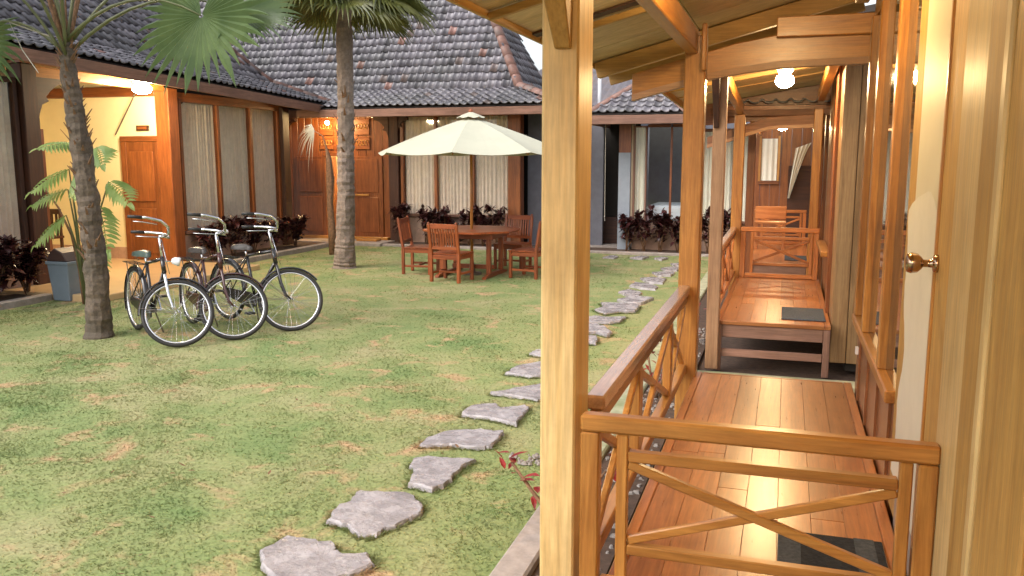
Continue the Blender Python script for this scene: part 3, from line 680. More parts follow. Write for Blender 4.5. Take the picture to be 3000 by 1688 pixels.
rf.quad((hx_(1.2),YF,zb_), (BX0,YF+3,zb_), br(4.2,BX0), br(4.2,hx_(4.2))); rf.quad((BX1,21.9,BZ), (BX0,24.9,BZ), (BX0,YF+3,zb_), (hx_(1.2),YF,zb_))
broof = rf.build('roof', MT['batten'], BB)
MB().bar((BX0,BY,BZ-.10),(BX1,BY,BZ-.10),.04,.16).build('fascia', MT['fasciaX'], broof, bevel=.006)
MB().bar((BX1,BY+.03,BZ-.10),(BX1,21.9,BZ-.10),.04,.16).build('fascia', MT['fasciaY'], broof, bevel=.006)
MB().quad((BX0,BY+.02,BZ-.04),(BX1,BY+.02,BZ-.04),(BX1,17.6,BZ+.04),(BX0,17.6,BZ+.04)).build('soffit', MT['brownX'], broof)
T = Tiles(); l1, l2 = 1.2/math.cos(a1), 3.0/math.cos(a2); Wd = BX1-BX0
T.face(br(0,BX0), (1,0,0), (0,math.cos(a1),math.sin(a1)), [(0,0),(Wd,0),(Wd-1.2,l1),(0,l1)])
T.face(br(1.2,BX0), (1,0,0), (0,math.cos(a2),math.sin(a2)), [(0,0),(Wd-1.2,0),(Wd-1.2-3*K2,l2),(0,l2)])
T.face((BX1,BY,BZ), (0,1,0), (-math.cos(a1),0,math.sin(a1)), [(0,0),(5.4,0),(3.7,l1),(1.2,l1)])
a3 = math.atan2(zt-br(1.2,0)[2], 3*K2)
T.face(br(1.2,hx_(1.2)), (0,1,0), (-math.cos(a3),0,math.sin(a3)), [(0,0),(2.5,0),(3.0,3*K2/math.cos(a3))])
T.build(broof)
up_ = V(0,0,.07)
ridge_line(broof, Vector(br(0,BX1))+up_, Vector(br(1.2,hx_(1.2)))+up_, .11); ridge_line(broof, Vector(br(1.2,hx_(1.2)))+up_, Vector(br(4.2,hx_(4.2)))+up_, .11)
ridge_line(broof, Vector(br(4.2,BX0))+up_, Vector(br(4.2,hx_(4.2)))+up_, .12)

# ------------------------------------------------------------------ small pavilion at the back right
PV = thing('pavilion', (-2.6, 17.5, 0), 'small far pavilion with low tiled roof and glazed front', 'pavilion')
low_wall(PV, -2.98, -.70, 17.40, 17.55, 0, .62)
box('pillar', MT['bluepil'], PV, -3.26, -3.02, 17.30, 17.55, 0, 2.0); box('pillar_head', MT['brownZ'], PV, -3.26, -3.02, 17.32, 17.55, 2.0, 2.62)
box('pillar', MT['tanpil'], PV, -3.016, -2.98, 17.36, 17.60, .62, 2.62)
window(PV, 'X', 17.45, -1, [-2.96,-2.72], .66, 2.50, 'fascia', 'curtainw', mull=.03, seed=5)
for a, b in ((-2.70,-2.24),(-2.20,-1.74)):
    w_ = box('window', MT['brownZ'], PV, b, b+.04, 17.40, 17.46, .66, 2.50); box('pane', MT['glass'], w_, a, b, 17.43, 17.434, .66, 2.50)
    box('head_rail', MT['brownX'], w_, a, b, 17.40, 17.46, 2.50, 2.56)
window(PV, 'X', 17.45, -1, [-1.66,-1.36,-1.0,-.72], .66, 2.40, 'fascia', 'curtainw', mull=.06, seed=6)
box('room_wall', MT['greywall'], PV, -3.0, -.6, 19.6, 19.7, 0, 2.7); box('room_wall', MT['void'], PV, -4.10, -3.05, 18.6, 18.7, 0, 2.7); box('room_floor', MT['conc'], PV, -4.1, -.6, 17.56, 19.6, .0, .05)
box('low_ledge', MT['darkX'], PV, -3.9, -3.28, 18.3, 18.58, .05, .62)
bd = thing('bed', (-2.2, 18.3, .05), 'bed with white sheet seen through the pavilion window', 'bed')
box('mattress', MT['bed'], bd, -2.75, -1.6, 17.75, 19.3, .62, .92, bevel=.04); box('bed_frame', MT['darkX'], bd, -2.77, -1.58, 17.72, 19.32, .30, .615, bevel=.01)
for x in (-2.7,-1.65):
    for y in (17.8,19.25): box('leg', MT['darkZ'], bd, x-.04,x+.04,y-.04,y+.04,.05,.30)
MB().tube([(-3.58,17.5,2.6),(-3.57,17.5,.6)], .006, 5).build('hanging_cord', MT['linen'], PV)
PX0, PX1, PT0, PT1, PY, PZ, PR = -3.72, -1.86, -2.98, -2.60, 16.5, 2.72, 3.32
pr = MB().quad((PX0,PY,PZ),(PX1,PY,PZ),(PT1,17.6,PR),(PT0,17.6,PR)).quad((PX1,PY,PZ),(PX1,19.8,PZ),(PT1,18.4,PR),(PT1,17.6,PR)).quad((PX0,PY,PZ),(PT0,17.6,PR),(PT0,18.4,PR),(PX0,19.8,PZ)).quad((PX0,19.8,PZ),(PT0,18.4,PR),(PT1,18.4,PR),(PX1,19.8,PZ)).quad((PT0,17.6,PR),(PT1,17.6,PR),(PT1,18.4,PR),(PT0,18.4,PR))
proof = pr.build('roof', MT['batten'], PV)
MB().bar((PX0,PY,PZ-.10),(-.75,PY,PZ-.10),.04,.17).build('fascia', MT['fasciaX'], proof, bevel=.006)
MB().bar((PX0,PY+.03,PZ-.10),(PX0,19.8,PZ-.10),.04,.17).build('fascia', MT['fasciaY'], proof, bevel=.006)
T = Tiles(); ap = math.atan2(PR-PZ, 1.1); lp = math.hypot(PR-PZ, 1.1)
T.face((PX0,PY,PZ), (1,0,0), (0,math.cos(ap),math.sin(ap)), [(0,0),(PX1-PX0,0),(PT1-PX0,lp),(PT0-PX0,lp)])
T.build(proof)
ridge_line(proof, (PX0,PY,PZ+.04), (PT0,17.6,PR+.05), .07); ridge_line(proof, (PX1,PY,PZ+.04), (PT1,17.6,PR+.05), .07); ridge_line(proof, (PT0,17.6,PR+.06), (PT1,17.6,PR+.06), .10, .13)
MB().quad((-1.9,16.52,2.66),(-.7,16.52,2.66),(-.7,18.5,2.8),(-1.9,18.5,2.8)).build('side_soffit', MT['brownX'], proof)
# tin roofed shed behind
SH = thing('shed', (-3.5, 22.0, 0), 'grey tin roofed shed behind the pavilion', 'shed')
box('wall', MT['greywall'], SH, -7.0, -.5, 21.2, 25, 0, 3.2)
cr = MB(); n = 120
for j in range(2):
    for i in range(n+1):
        x = -7.2 + 6.8*i/n; cr.v.append((x, 20.8+j*3.4, 3.05+j*1.35+.03*math.sin(x*2*math.pi/.16)))
for i in range(n): cr.f.append((i, i+1, n+2+i, n+1+i))
cr.build('tin_roof', MT['tin'], SH, smooth=True)
MB().tube([(-4.40,20.72,2.5),(-4.40,20.72,4.2)], .045, 10).build('drain_pipe', MT['pipe'], SH, smooth=True)
# ------------------------------------------------------------------ veranda wing on the right
VW = thing('veranda_house', (.9, 4.0, 0), 'long wooden guest house with lit veranda along the right side', 'house')
cz = lambda x: 2.535 + .26*(x+1.37)                 # underside of the pent roof
def post(x0, x1, y0, y1, z0, z1, m='goldZ', par=None): return box('post', MT[m], par or VW, x0, x1, y0, y1, z0, z1, bevel=.007)
post(-.735, -.618, 2.60, 2.80, .02, cz(-.7)-.02, 'litgold'); post(-.645, -.515, 5.58, 5.71, .02, 2.64)
post(-.625, -.515, 7.62, 7.74, .02, 2.66, 'pinkpost'); post(-.625, -.50, 10.66, 10.78, .02, 2.40)
post(-.52, -.42, 12.15, 12.25, .02, 2.3, 'brownZ'); post(.27, .37, 10.66, 10.76, .02, 2.45); post(.34, .45, 12.15, 12.25, .02, 2.4, 'brownZ')
# pendant blocks on the posts
def block(x0, x1, y, z0, z1, m):
    mb = MB(); mb.prism([(x0+.012,y,z0),(x1-.004,y,z0),(x1,y-.07,z1),(x0-.02,y-.07,z1)], (0,.075,0)) if False else None
    mb = MB().add([(x0+.01,y,z0),(x1-.004,y,z0),(x1-.004,y-.02,z0),(x0+.01,y-.02,z0),(x0-.012,y,z1),(x1,y,z1),(x1,y-.16,z1),(x0-.012,y-.16,z1)],
                  [(0,1,2,3),(7,6,5,4),(3,2,6,7),(0,4,5,1),(1,5,6,2),(0,3,7,4)])
    return fixn(mb.build('pendant_block', m, VW, bevel=.004))
block(-.70, -.635, 2.598, 2.21, 2.44, MT['oldZ'])
block(-.625, -.57, 7.618, 2.14, 2.56, MT['darkZ'])
MB().box(-.535,-.505,5.50,5.577,2.42,2.70).build('pendant_block', MT['goldZ'], VW, bevel=.006)
# longitudinal plates, rafters, ceiling panels
def beam(name, p0, p1, w, h, m): return MB().bar(p0, p1, w, h).build(name, MT[m], VW, bevel=.006)
beam('plate_beam', (-.60,-1.5,2.60), (-.60,5.70,2.60), .075, .14, 'goldY')
beam('plate_beam', (-.565,7.55,2.62), (-.565,10.80,2.46), .07, .13, 'goldY')
beam('plate_beam', (.38,-1.5,2.86), (.38,5.70,2.86), .08, .12, 'oldY')
beam('plate_beam', (.34,7.55,2.72), (.34,10.80,2.60), .08, .12, 'goldY')
VR = MB(); VR.prism([(-1.42,-2.5,cz(-1.42)+.06),(1.6,-2.5,cz(1.6)+.06),(1.6,6.75,cz(1.6)+.06),(-1.42,6.75,cz(-1.42)+.06)], (0,0,.05)); vroof = fixn(VR.build('roof', MT['batten'], VW))
ys = [-2.4,-1.5,-.6,.3,1.2,2.1,3.0,3.9,4.8,5.7,6.72]
for a, b in zip(ys, ys[1:]):
    for xa, xb in ((-1.36,-.62),(-.615,.47)):
        fixn(MB().prism([(xa,a+.006,cz(xa)+.025),(xb,a+.006,cz(xb)+.025),(xb,b-.006,cz(xb)+.025),(xa,b-.006,cz(xa)+.025)], (0,0,.012)).build('ceiling_panel', MT['ply'], vroof))
for y in ys[:-1]:
    if abs(y-5.7) < .01: continue
    MB().bar((-1.36,y,cz(-1.36)-.005),(-.64,y,cz(-.64)-.005),.035,.035).build('rafter', MT['oldX'], vroof, bevel=.004)
MB().bar((-1.34,6.20,cz(-1.34)-.04),(.46,6.20,cz(.46)-.04),.07,.11).build('rafter', MT['oldX'], vroof, bevel=.004)
MB().bar((-1.375,-2.4,cz(-1.37)+.02),(-1.375,6.72,cz(-1.37)+.02),.025,.05).build('eave_board', MT['oldY'], vroof, bevel=.004)
MB().bar((-1.36,6.735,cz(-1.36)-.02),(.46,6.735,cz(.46)-.02),.03,.15).build('barge_board', MT['oldX'], vroof, bevel=.004)
fixn(MB().prism([(-1.36,4.62,cz(-1.36)+.010),(-.66,4.62,cz(-.66)+.010),(-.66,4.72,cz(-.66)+.010),(-1.36,4.72,cz(-1.36)+.010)], (0,0,.012)).build('ceiling_joint', MT['darkX'], vroof))
# bowed tie beam at the end of the near deck
def tie(y0, y1, bot, top, m, under):
    poly = [(x, y0, z) for x, z in bot] + [(x, y0, z) for x, z in reversed(top)]
    o = fixn(MB().prism(poly, (0, y1-y0, 0)).build('tie_beam', MT[m], VW, bevel=.006))
    u = MB()
    for (xa, za), (xb, zb) in zip(bot, bot[1:]):
        u.add([(xa,y0-.004,za-.012),(xb,y0-.004,zb-.012),(xb,y1+.004,zb-.012),(xa,y1+.004,za-.012),(xa,y0-.004,za+.028),(xb,y0-.004,zb+.028),(xb,y1+.004,zb+.028),(xa,y1+.004,za+.028)],
              [(0,3,2,1),(0,1,5,4),(2,3,7,6),(4,5,6,7)])
    u.build('beam_cladding', MT[under], o)
    return o
tie(5.725, 5.80, [(-1.0,2.27),(-.85,2.31),(-.66,2.355),(-.50,2.395),(-.32,2.425),(-.07,2.455),(.47,2.465)], [(-1.0,2.43),(-.66,2.52),(-.35,2.60),(-.05,2.65),(.47,2.66)], 'goldX', 'pinkbeam')
MB().box(-.10,.47,5.66,5.72,2.62,2.74).build('beam_plank', MT['goldX'], VW, bevel=.005)
tie(10.80, 10.90, [(-.95,2.02),(-.7,2.09),(-.49,2.16),(-.23,2.235),(.40,2.26)], [(-.95,2.14),(-.49,2.29),(-.23,2.37),(.40,2.40)], 'fasciaX', 'pinkbeam')
# second roof over the middle deck, third beyond
c2 = lambda x: 2.62 + .16*(x+1.0)
rB = fixn(MB().prism([(-1.3,7.25,c2(-1.3)+.12),(1.6,7.25,c2(1.6)+.12),(1.6,11.8,c2(1.6)+.0),(-1.3,11.8,c2(-1.3)+.0)], (0,0,.05)).build('roof', MT['batten'], VW))
for a in range(7):
    y = 7.3+a*.62
    fixn(MB().prism([(-1.26,y,c2(-1.26)+.08-.026*(y-7.3)),(.45,y,c2(.45)+.08-.026*(y-7.3)),(.45,y+.61,c2(.45)+.08-.026*(y-6.69)),(-1.26,y+.61,c2(-1.26)+.08-.026*(y-6.69))], (0,0,.012)).build('ceiling_panel', MT['ply'], rB))
for y in (8.0,9.4,10.3): MB().bar((-1.26,y,c2(-1.26)+.03),(.45,y,c2(.45)+.02),.06,.07).build('rafter', MT['oldX'], rB)
MB().bar((-1.27,7.27,c2(-1.27)+.07),(-1.27,11.1,c2(-1.27)-.03),.03,.10).build('eave_board', MT['oldY'], rB)
MB().prism([(-1.28,11.80,2.30),(1.6,11.80,2.52),(1.6,11.80,c2(1.6)+.05),(-1.28,11.80,c2(-1.28)+.05)], (0,.03,0)).build('gable_board', MT['brownX'], rB)
rC = fixn(MB().prism([(-.95,11.6,2.50),(1.5,11.6,2.50),(1.5,16.4,2.95),(-.95,16.4,2.95)], (0,0,.05)).build('roof', MT['brownX'], VW))
MB().bar((-.95,11.62,2.46),(1.2,11.62,2.46),.04,.07).build('fascia', MT['fasciaX'], rC)
T = Tiles(); T.face((-.9,11.58,2.55), (1,0,0), (0,1,.09), [(0,0),(2.2,0),(2.2,.66),(0,.66)]); T.build(rC)
beam('plate_beam', (-.47,12.1,2.33), (-.47,15.6,2.33), .07, .12, 'goldY')

# wall along the near deck: window, door, boards (plane x = .46, seen at a grazing angle)
XV = .46
box('base_panel', MT['lowp'], VW, .465, .52, 3.72, 5.60, .10, .88)
for k in range(4): box('base_batten', MT['lowp'], VW, .452, .464, 3.80+k*.5, 3.815+k*.5, .46, .88)
wn = box('window', MT['goldY'], VW, .425, .52, 3.72, 5.60, .88, .935, bevel=.006)
for y0_, y1_, m_ in ((5.50,5.60,'goldZ'),(4.97,5.05,'goldZ'),(4.10,4.18,'goldZ')):
    box('mullion', MT[m_], wn, .432, .50, y0_, y1_, .935, 2.70, bevel=.005)
mir = newmat('dark_window_glass'); mir[2].inputs['Base Color'].default_value = (.06,.05,.035,1); mir[2].inputs['Roughness'].default_value = .03; mir[2].inputs['IOR'].default_value = 1.75; MT['dglass'] = mir[0]
for y0_, y1_ in ((5.07,5.48),(4.20,4.95),(3.75,4.08)):
    box('pane', MT['dglass'], wn, .466, .472, y0_-.02, y1_+.02, .93, 2.70)
box('head_rail', MT['goldY'], wn, .45, .50, 3.74, 5.60, 2.704, 2.80, bevel=.005)
box('upper_board', MT['oldY'], VW, .47, .52, 2.0, 5.60, 2.80, 3.05)
box('sill_catch', MT['pipe'], wn, .425, .44, 5.20, 5.24, .76, .80)
fr = box('window_post', MT['oldZ'], VW, .4645, .52, 3.52, 3.73, .46, 2.95, bevel=.006)
cs = box('cream_panel', MT['cream'], VW, .462, .52, 2.985, 3.515, .60, 2.95)
# worn white filler round the lock height and the ragged paint edge
fl = MB(); pr_ = random.Random(3); ring = []
for k in range(40):
    z = .62+1.15*k/39; q = max(0, (z-1.66)/.11); ring.append((z, 2.987+.16*q**3, 3.60-.05*math.sin(z*7)-.03*math.sin(z*17+1)-.40*min(1,q)**2.2))
for z, a, b in ring: fl.v += [(.4605, a, z), (.4605, b+pr_.uniform(-.006,.006), z)]
for i in range(len(ring)-1): fl.f.append((2*i, 2*i+1, 2*i+3, 2*i+2))
fl.build('paint_patch', MT['creamw'], cs)
box('grey_plinth', MT['conc'], VW, .463, .52, 2.985, 3.515, .02, .598)
dj = box('door_jamb', MT['goldZ'], VW, .456, .52, 2.955, 2.982, .46, 2.95, bevel=.004)
nd = box('front_door', MT['oldZ'], VW, .462, .505, 2.70, 2.95, .46, 2.95, bevel=.004)
K = Vector((.462,2.93,1.555))
kb = MB().tube([K, K+V(-.012,0,0), K+V(-.013,0,0), K+V(-.042,0,0), K+V(-.047,0,0), K+V(-.058,0,0), K+V(-.075,0,0), K+V(-.088,0,0), K+V(-.092,0,0)], [.029,.027,.013,.012,.020,.030,.033,.029,.018], 20).build('door_knob', MT['brass'], nd, smooth=True)
pp = box('pale_panel', MT['palew'], VW, .455, .51, 2.37, 2.695, .30, 2.95, bevel=.004)
box('inset_board', MT['panelw'], pp, .449, .4545, 2.40, 2.56, 1.83+.5, 2.95)
box('corner_board', MT['oldZ'], VW, .448, .50, 2.13, 2.365, .30, 2.95, bevel=.006)
box('corner_bead', MT['palew'], VW, .432, .50, 2.075, 2.125, .30, 2.95, bevel=.006)
box('corner_board', MT['oldZ'], VW, .44, .50, 1.70, 2.07, .30, 2.95, bevel=.006)
for k in range(10): box('wall_board', MT['oldZ'], VW, .45, .50, 1.70-.24*(k+1)+.004, 1.70-.24*k-.004, .30, 3.0, bevel=.004)
box('wall_core', MT['void'], VW, .525, 1.5, -1.0, 5.58, .02, 3.0)
# walls of the farther units
box('corner_post', MT['panelw'], VW, .43, .56, 7.85, 8.35, .10, 2.75, bevel=.006); box('corner_post', MT['brownZ'], VW, .40, .56, 8.36, 8.62, .10, 2.75, bevel=.006)
for k in range(8): box('wall_board', MT['panelw' if k % 2 else 'brownZ'], VW, .45, .56, 8.63+k*.28, 8.63+k*.28+.272, .10, 2.75, bevel=.005)
box('window_ledge', MT['goldY'], VW, .36, .45, 9.1, 10.5, .90, .95, bevel=.006)
for k in range(4): box('wall_board', MT['panelw'], VW, .565+k*.25, .81+k*.25, 7.85, 7.90, .10, 2.75, bevel=.005)
box('wall_core', MT['void'], VW, .565, 1.5, 7.92, 10.86, .02, 2.7)
for k in range(12): box('wall_board', MT['brownZ'], VW, .46, .55, 12.1+k*.4, 12.1+k*.4+.392, .10, 2.6, bevel=.005)
# end wall of the passage
for k in range(7): box('end_board', MT['brownZ'], VW, -.66+k*.18, -.66+k*.18+.174, 16.98, 17.03, .05, 2.75, bevel=.005)
ew = box('end_window', MT['brownX'], VW, -.52, -.14, 16.93, 16.975, 1.40, 1.46, bevel=.004); curtain(ew, 'X', 16.955, -.47, -.19, 1.47, 2.25, MT['curtainw'], .012, .09, 31)
for x in (-.50,-.16): box('stile', MT['goldZ'], ew, x-.02, x+.02, 16.93, 16.97, 1.46, 2.30)
box('end_recess', MT['darkX'], VW, .02, .46, 16.90, 16.97, .4, 1.75)
dc = thing('tied_curtain', (.2, 16.8, 1.1), 'white curtain tied aside at the end of the veranda', 'curtain')
cm_ = MB(); nn = 18
for j in range(9):
    t = j/8; xa, xb = .13+(-.10)*t, .40-.34*t**.8; z = 2.10-.95*t
    for i in range(nn+1):
        s_ = i/nn; cm_.v.append((xa+(xb-xa)*s_, 16.82+.025*math.sin(s_*22+t*2), z+.10*(s_-.3)*(1-t)))
for j in range(8):
    for i in range(nn): k = j*(nn+1)+i; cm_.f.append((k, k+1, k+nn+2, k+nn+1))
cm_.build('drape', MT['curtainw'], dc, smooth=True)

# ------------------------------------------------------------------ decks
def deck(y0, y1, label, seed, railcol='deckwY', xl=-.53, xr=.455):
    t = thing('porch_deck', (0, y0, 0), label, 'deck', 'raised veranda decks'); r2 = random.Random(seed); zt_ = .455
    n = 7; w = (xr-xl-.10)/n
    for i in range(n):
        xa = xl+.05+i*w; cut = y0+.03+(y1-y0)*r2.uniform(.25,.75)
        for a, b in ((y0+.03, cut-.002), (cut+.002, y1-.03)):
            box('floor_board', MT['deckwY'], t, xa+.0005, xa+w-.0005, a, b, zt_-.03, zt_+r2.uniform(-.0006,.0006), bevel=.001)
    box('edge_board', MT['deckwY'], t, xl, xl+.048, y0, y1, zt_-.035, zt_+.002, bevel=.005); box('edge_board', MT['deckwY'], t, xr-.048, xr, y0, y1, zt_-.035, zt_+.002, bevel=.005)
    box('edge_board', MT['deckwX'], t, xl+.05, xr-.05, y0, y0+.028, zt_-.035, zt_+.001, bevel=.005); box('edge_board', MT['deckwX'], t, xl+.05, xr-.05, y1-.028, y1, zt_-.035, zt_+.001, bevel=.005)
    for y in (y0+.03, y1-.03):
        box('apron', MT['fasciaX'], t, xl+.06, xr-.06, y-.015, y+.015, zt_-.15, zt_-.037, bevel=.004)
        box('stretcher', MT['fasciaX'], t, xl+.06, xr-.06, y-.015, y+.015, .13, .20, bevel=.004)
        for x in (xl+.03, xr-.03): box('leg', MT['fasciaZ'], t, x-.028, x+.028, y-.028, y+.028, .0, zt_-.037, bevel=.004)
    for x in (xl+.03, xr-.03): box('side_apron', MT['fasciaY'], t, x-.014, x+.014, y0+.06, y1-.06, zt_-.15, zt_-.037, bevel=.004)
    return t
deck(2.56, 5.74, 'nearest raised deck of glossy red boards behind the front railing', 11)
deck(7.68, 10.72, 'middle raised deck on legs with grey mat at its front edge', 12, xl=-.55, xr=.42)
deck(12.20, 15.2, 'farthest raised deck seen through the middle railing', 13, xl=-.50, xr=.36)

# ------------------------------------------------------------------ railings
def rail_x(y, x0, x1, label, m='gold', base=.455, left=True, right=True, s=1.0):
    t = thing('railing', ((x0+x1)/2, y, base), label, 'railing', 'crossed veranda railings'); z = lambda q: base + q*s
    box('top_rail', MT[m+'X'], t, x0, x1, y-.028, y+.028, z(.555), z(.612), bevel=.009)
    box('end_post', MT[m+'Z'], t, x0+.001, x0+.062, y-.026, y+.026, z(.0), z(.553), bevel=.005)
    box('end_post', MT[m+'Z'], t, x1-.058, x1-.004, y-.026, y+.026, z(.0), z(.553), bevel=.005)
    xa, xb = x0+.118, x1-.070
    box('inner_post', MT[m+'Z'], t, xa, xa+.036, y-.018, y+.018, z(.06), z(.553), bevel=.004); box('inner_post', MT[m+'Z'], t, xb-.036, xb, y-.018, y+.018, z(.06), z(.553), bevel=.004)
    box('inner_rail', MT[m+'X'], t, xa+.038, xb-.038, y-.019, y+.019, z(.465), z(.500), bevel=.004)
    box('inner_rail', MT[m+'X'], t, xa+.038, xb-.038, y-.019, y+.019, z(.150), z(.185), bevel=.004)
    box('base_rail', MT[m+'X'], t, x0+.064, x1-.060, y-.026, y+.026, z(.055)-.05, z(.055), bevel=.006)
    a, b = xa+.038, xb-.038
    MB().bar((a,y-.002,z(.455)),(b,y-.002,z(.195)),.026,.030).build('cross_bar', MT[m+'X'], t, bevel=.004)
    MB().bar((a,y+.003,z(.195)),(b,y+.003,z(.455)),.022,.030).build('cross_bar', MT[m+'X'], t, bevel=.004)
    return t
rail_x(2.62, -.598, .458, 'front railing with crossed bars nearest the camera')
rail_x(10.66, -.50, .40, 'crossed railing at the far end of the middle deck', 'deckw')
rail_x(15.0, -.50, .34, 'farthest crossed railing before the tied curtain', 'deckw', s=.95)
def rail_y(x, y0, y1, posts, label, m='gold', base=.455):
    t = thing('railing', (x, (y0+y1)/2, base), label, 'railing', 'crossed veranda railings'); z = lambda q: base+q
    box('top_rail', MT['railtop'], t, x-.036, x+.036, y0, y1, z(.560), z(.612), bevel=.008)
    box('under_rail', MT[m+'Y'], t, x-.020, x+.020, y0, y1, z(.500), z(.558), bevel=.004)
    box('base_rail', MT[m+'Y'], t, x-.026, x+.026, y0, y1, z(.03), z(.085), bevel=.005)
    for p in posts: box('baluster', MT[m+'Z'], t, x-.022, x+.022, p-.045, p+.045, z(.087), z(.498), bevel=.004)
    e = [y0] + list(posts) + [y1]
    for a, b in zip(e, e[1:]):
        a += .05; b -= .05
        MB().bar((x-.002,a,z(.47)),(x-.002,b,z(.11)),.030,.034).build('cross_bar', MT[m+'Y'], t, bevel=.004)
        MB().bar((x+.003,a,z(.11)),(x+.003,b,z(.47)),.026,.034).build('cross_bar', MT[m+'Y'], t, bevel=.004)
    return t
rail_y(-.60, 2.82, 5.57, (3.72, 4.80), 'long side railing of the nearest deck facing the lawn')
rail_y(-.58, 7.80, 10.64, (8.75, 9.70), 'side railing of the middle deck facing the lawn', 'deckw')
# mats
def mat_(x0, x1, y0, y1, label, m, stripes=True):
    t = thing('door_mat', ((x0+x1)/2, (y0+y1)/2, .457), label, 'mat', 'grey door mats')
    box('mat_pile', MT[m], t, x0, x1, y0, y1, .4575, .468, bevel=.003)
    if stripes:
        box('mat_band', MT['mat'], t, x0-.001, x0+.08, y0-.001, y1+.001, .4572, .4695); box('mat_band', MT['mat'], t, x1-.10, x1-.03, y0-.001, y1+.001, .4572, .4695)
mat_(.03, .40, 2.72, 3.28, 'dark striped door mat behind the front railing', 'matd'); mat_(.01, .385, 7.88, 8.52, 'grey door mat at the front edge of the middle deck', 'mat', False)
mat_(.02, .32, 12.6, 13.2, 'grey door mat on the farthest deck', 'mat', False)
# lamps of the veranda
globe_lamp('ceiling_lamp', (-.06, 8.55, 2.60), 'bright globe on the ceiling over the middle deck', MT['bulb'], .085, .06, .8)
globe_lamp('ceiling_lamp', (-.10, 13.9, 2.34), 'small glowing globe over the farthest deck', MT['bulb'], .075, .30, .45)
globe_lamp('ceiling_lamp', (-.06, 3.75, 2.74), 'globe on the ceiling above the nearest deck', MT['bulb4'], .085, .05, .8)
globe_lamp('ceiling_lamp', (-.10, -.9, 2.70), 'globe on the ceiling behind the camera', MT['bulb'], .085, .06, .8)
# bench on the farthest deck
bn = thing('bench', (-.22, 14.2, .455), 'small wooden bench on the farthest deck', 'bench')
box('seat', MT['deckwX'], bn, -.46, .02, 14.05, 14.40, .86, .90, bevel=.006); box('backrest', MT['deckwX'], bn, -.46, .02, 14.37, 14.41, .92, 1.12, bevel=.006)
for x in (-.43,-.01):
    for y in (14.08,14.38): box('leg', MT['deckwZ'], bn, x-.025, x+.025, y-.025, y+.025, .457, .86, bevel=.004)
# ------------------------------------------------------------------ bicycles
def xf(mb, M): mb.v = [tuple(M @ Vector(p)) for p in mb.v]; return mb
def torus(c, Rr, r, n=48, k=8, sy=1.0):
    mb = MB()
    for i in range(n):
        t = 2*math.pi*i/n
        for j in range(k):
            u = 2*math.pi*j/k; q = Rr + r*math.cos(u); mb.v.append((c[0]+q*math.cos(t), c[1]+r*sy*math.sin(u), c[2]+q*math.sin(t)))
    for i in range(n):
        for j in range(k): a, b = i*k+j, ((i+1) % n)*k+j; c2_, d = i*k+(j+1) % k, ((i+1) % n)*k+(j+1) % k; mb.f.append((a, c2_, d, b))
    return mb
def guard(c, r, t0, t1, w=.055, n=16):
    mb = MB()
    for i in range(n+1):
        t = t0+(t1-t0)*i/n
        for y, dr in ((-w/2,-.014),(-w*.3,.0),(0,.004),(w*.3,0),(w/2,-.014)): mb.v.append((c[0]+(r+dr)*math.cos(t), y, c[2]+(r+dr)*math.sin(t)))
    for i in range(n):
        for j in range(4): a = i*5+j; mb.f.append((a, a+1, a+6, a+5))
    return mb
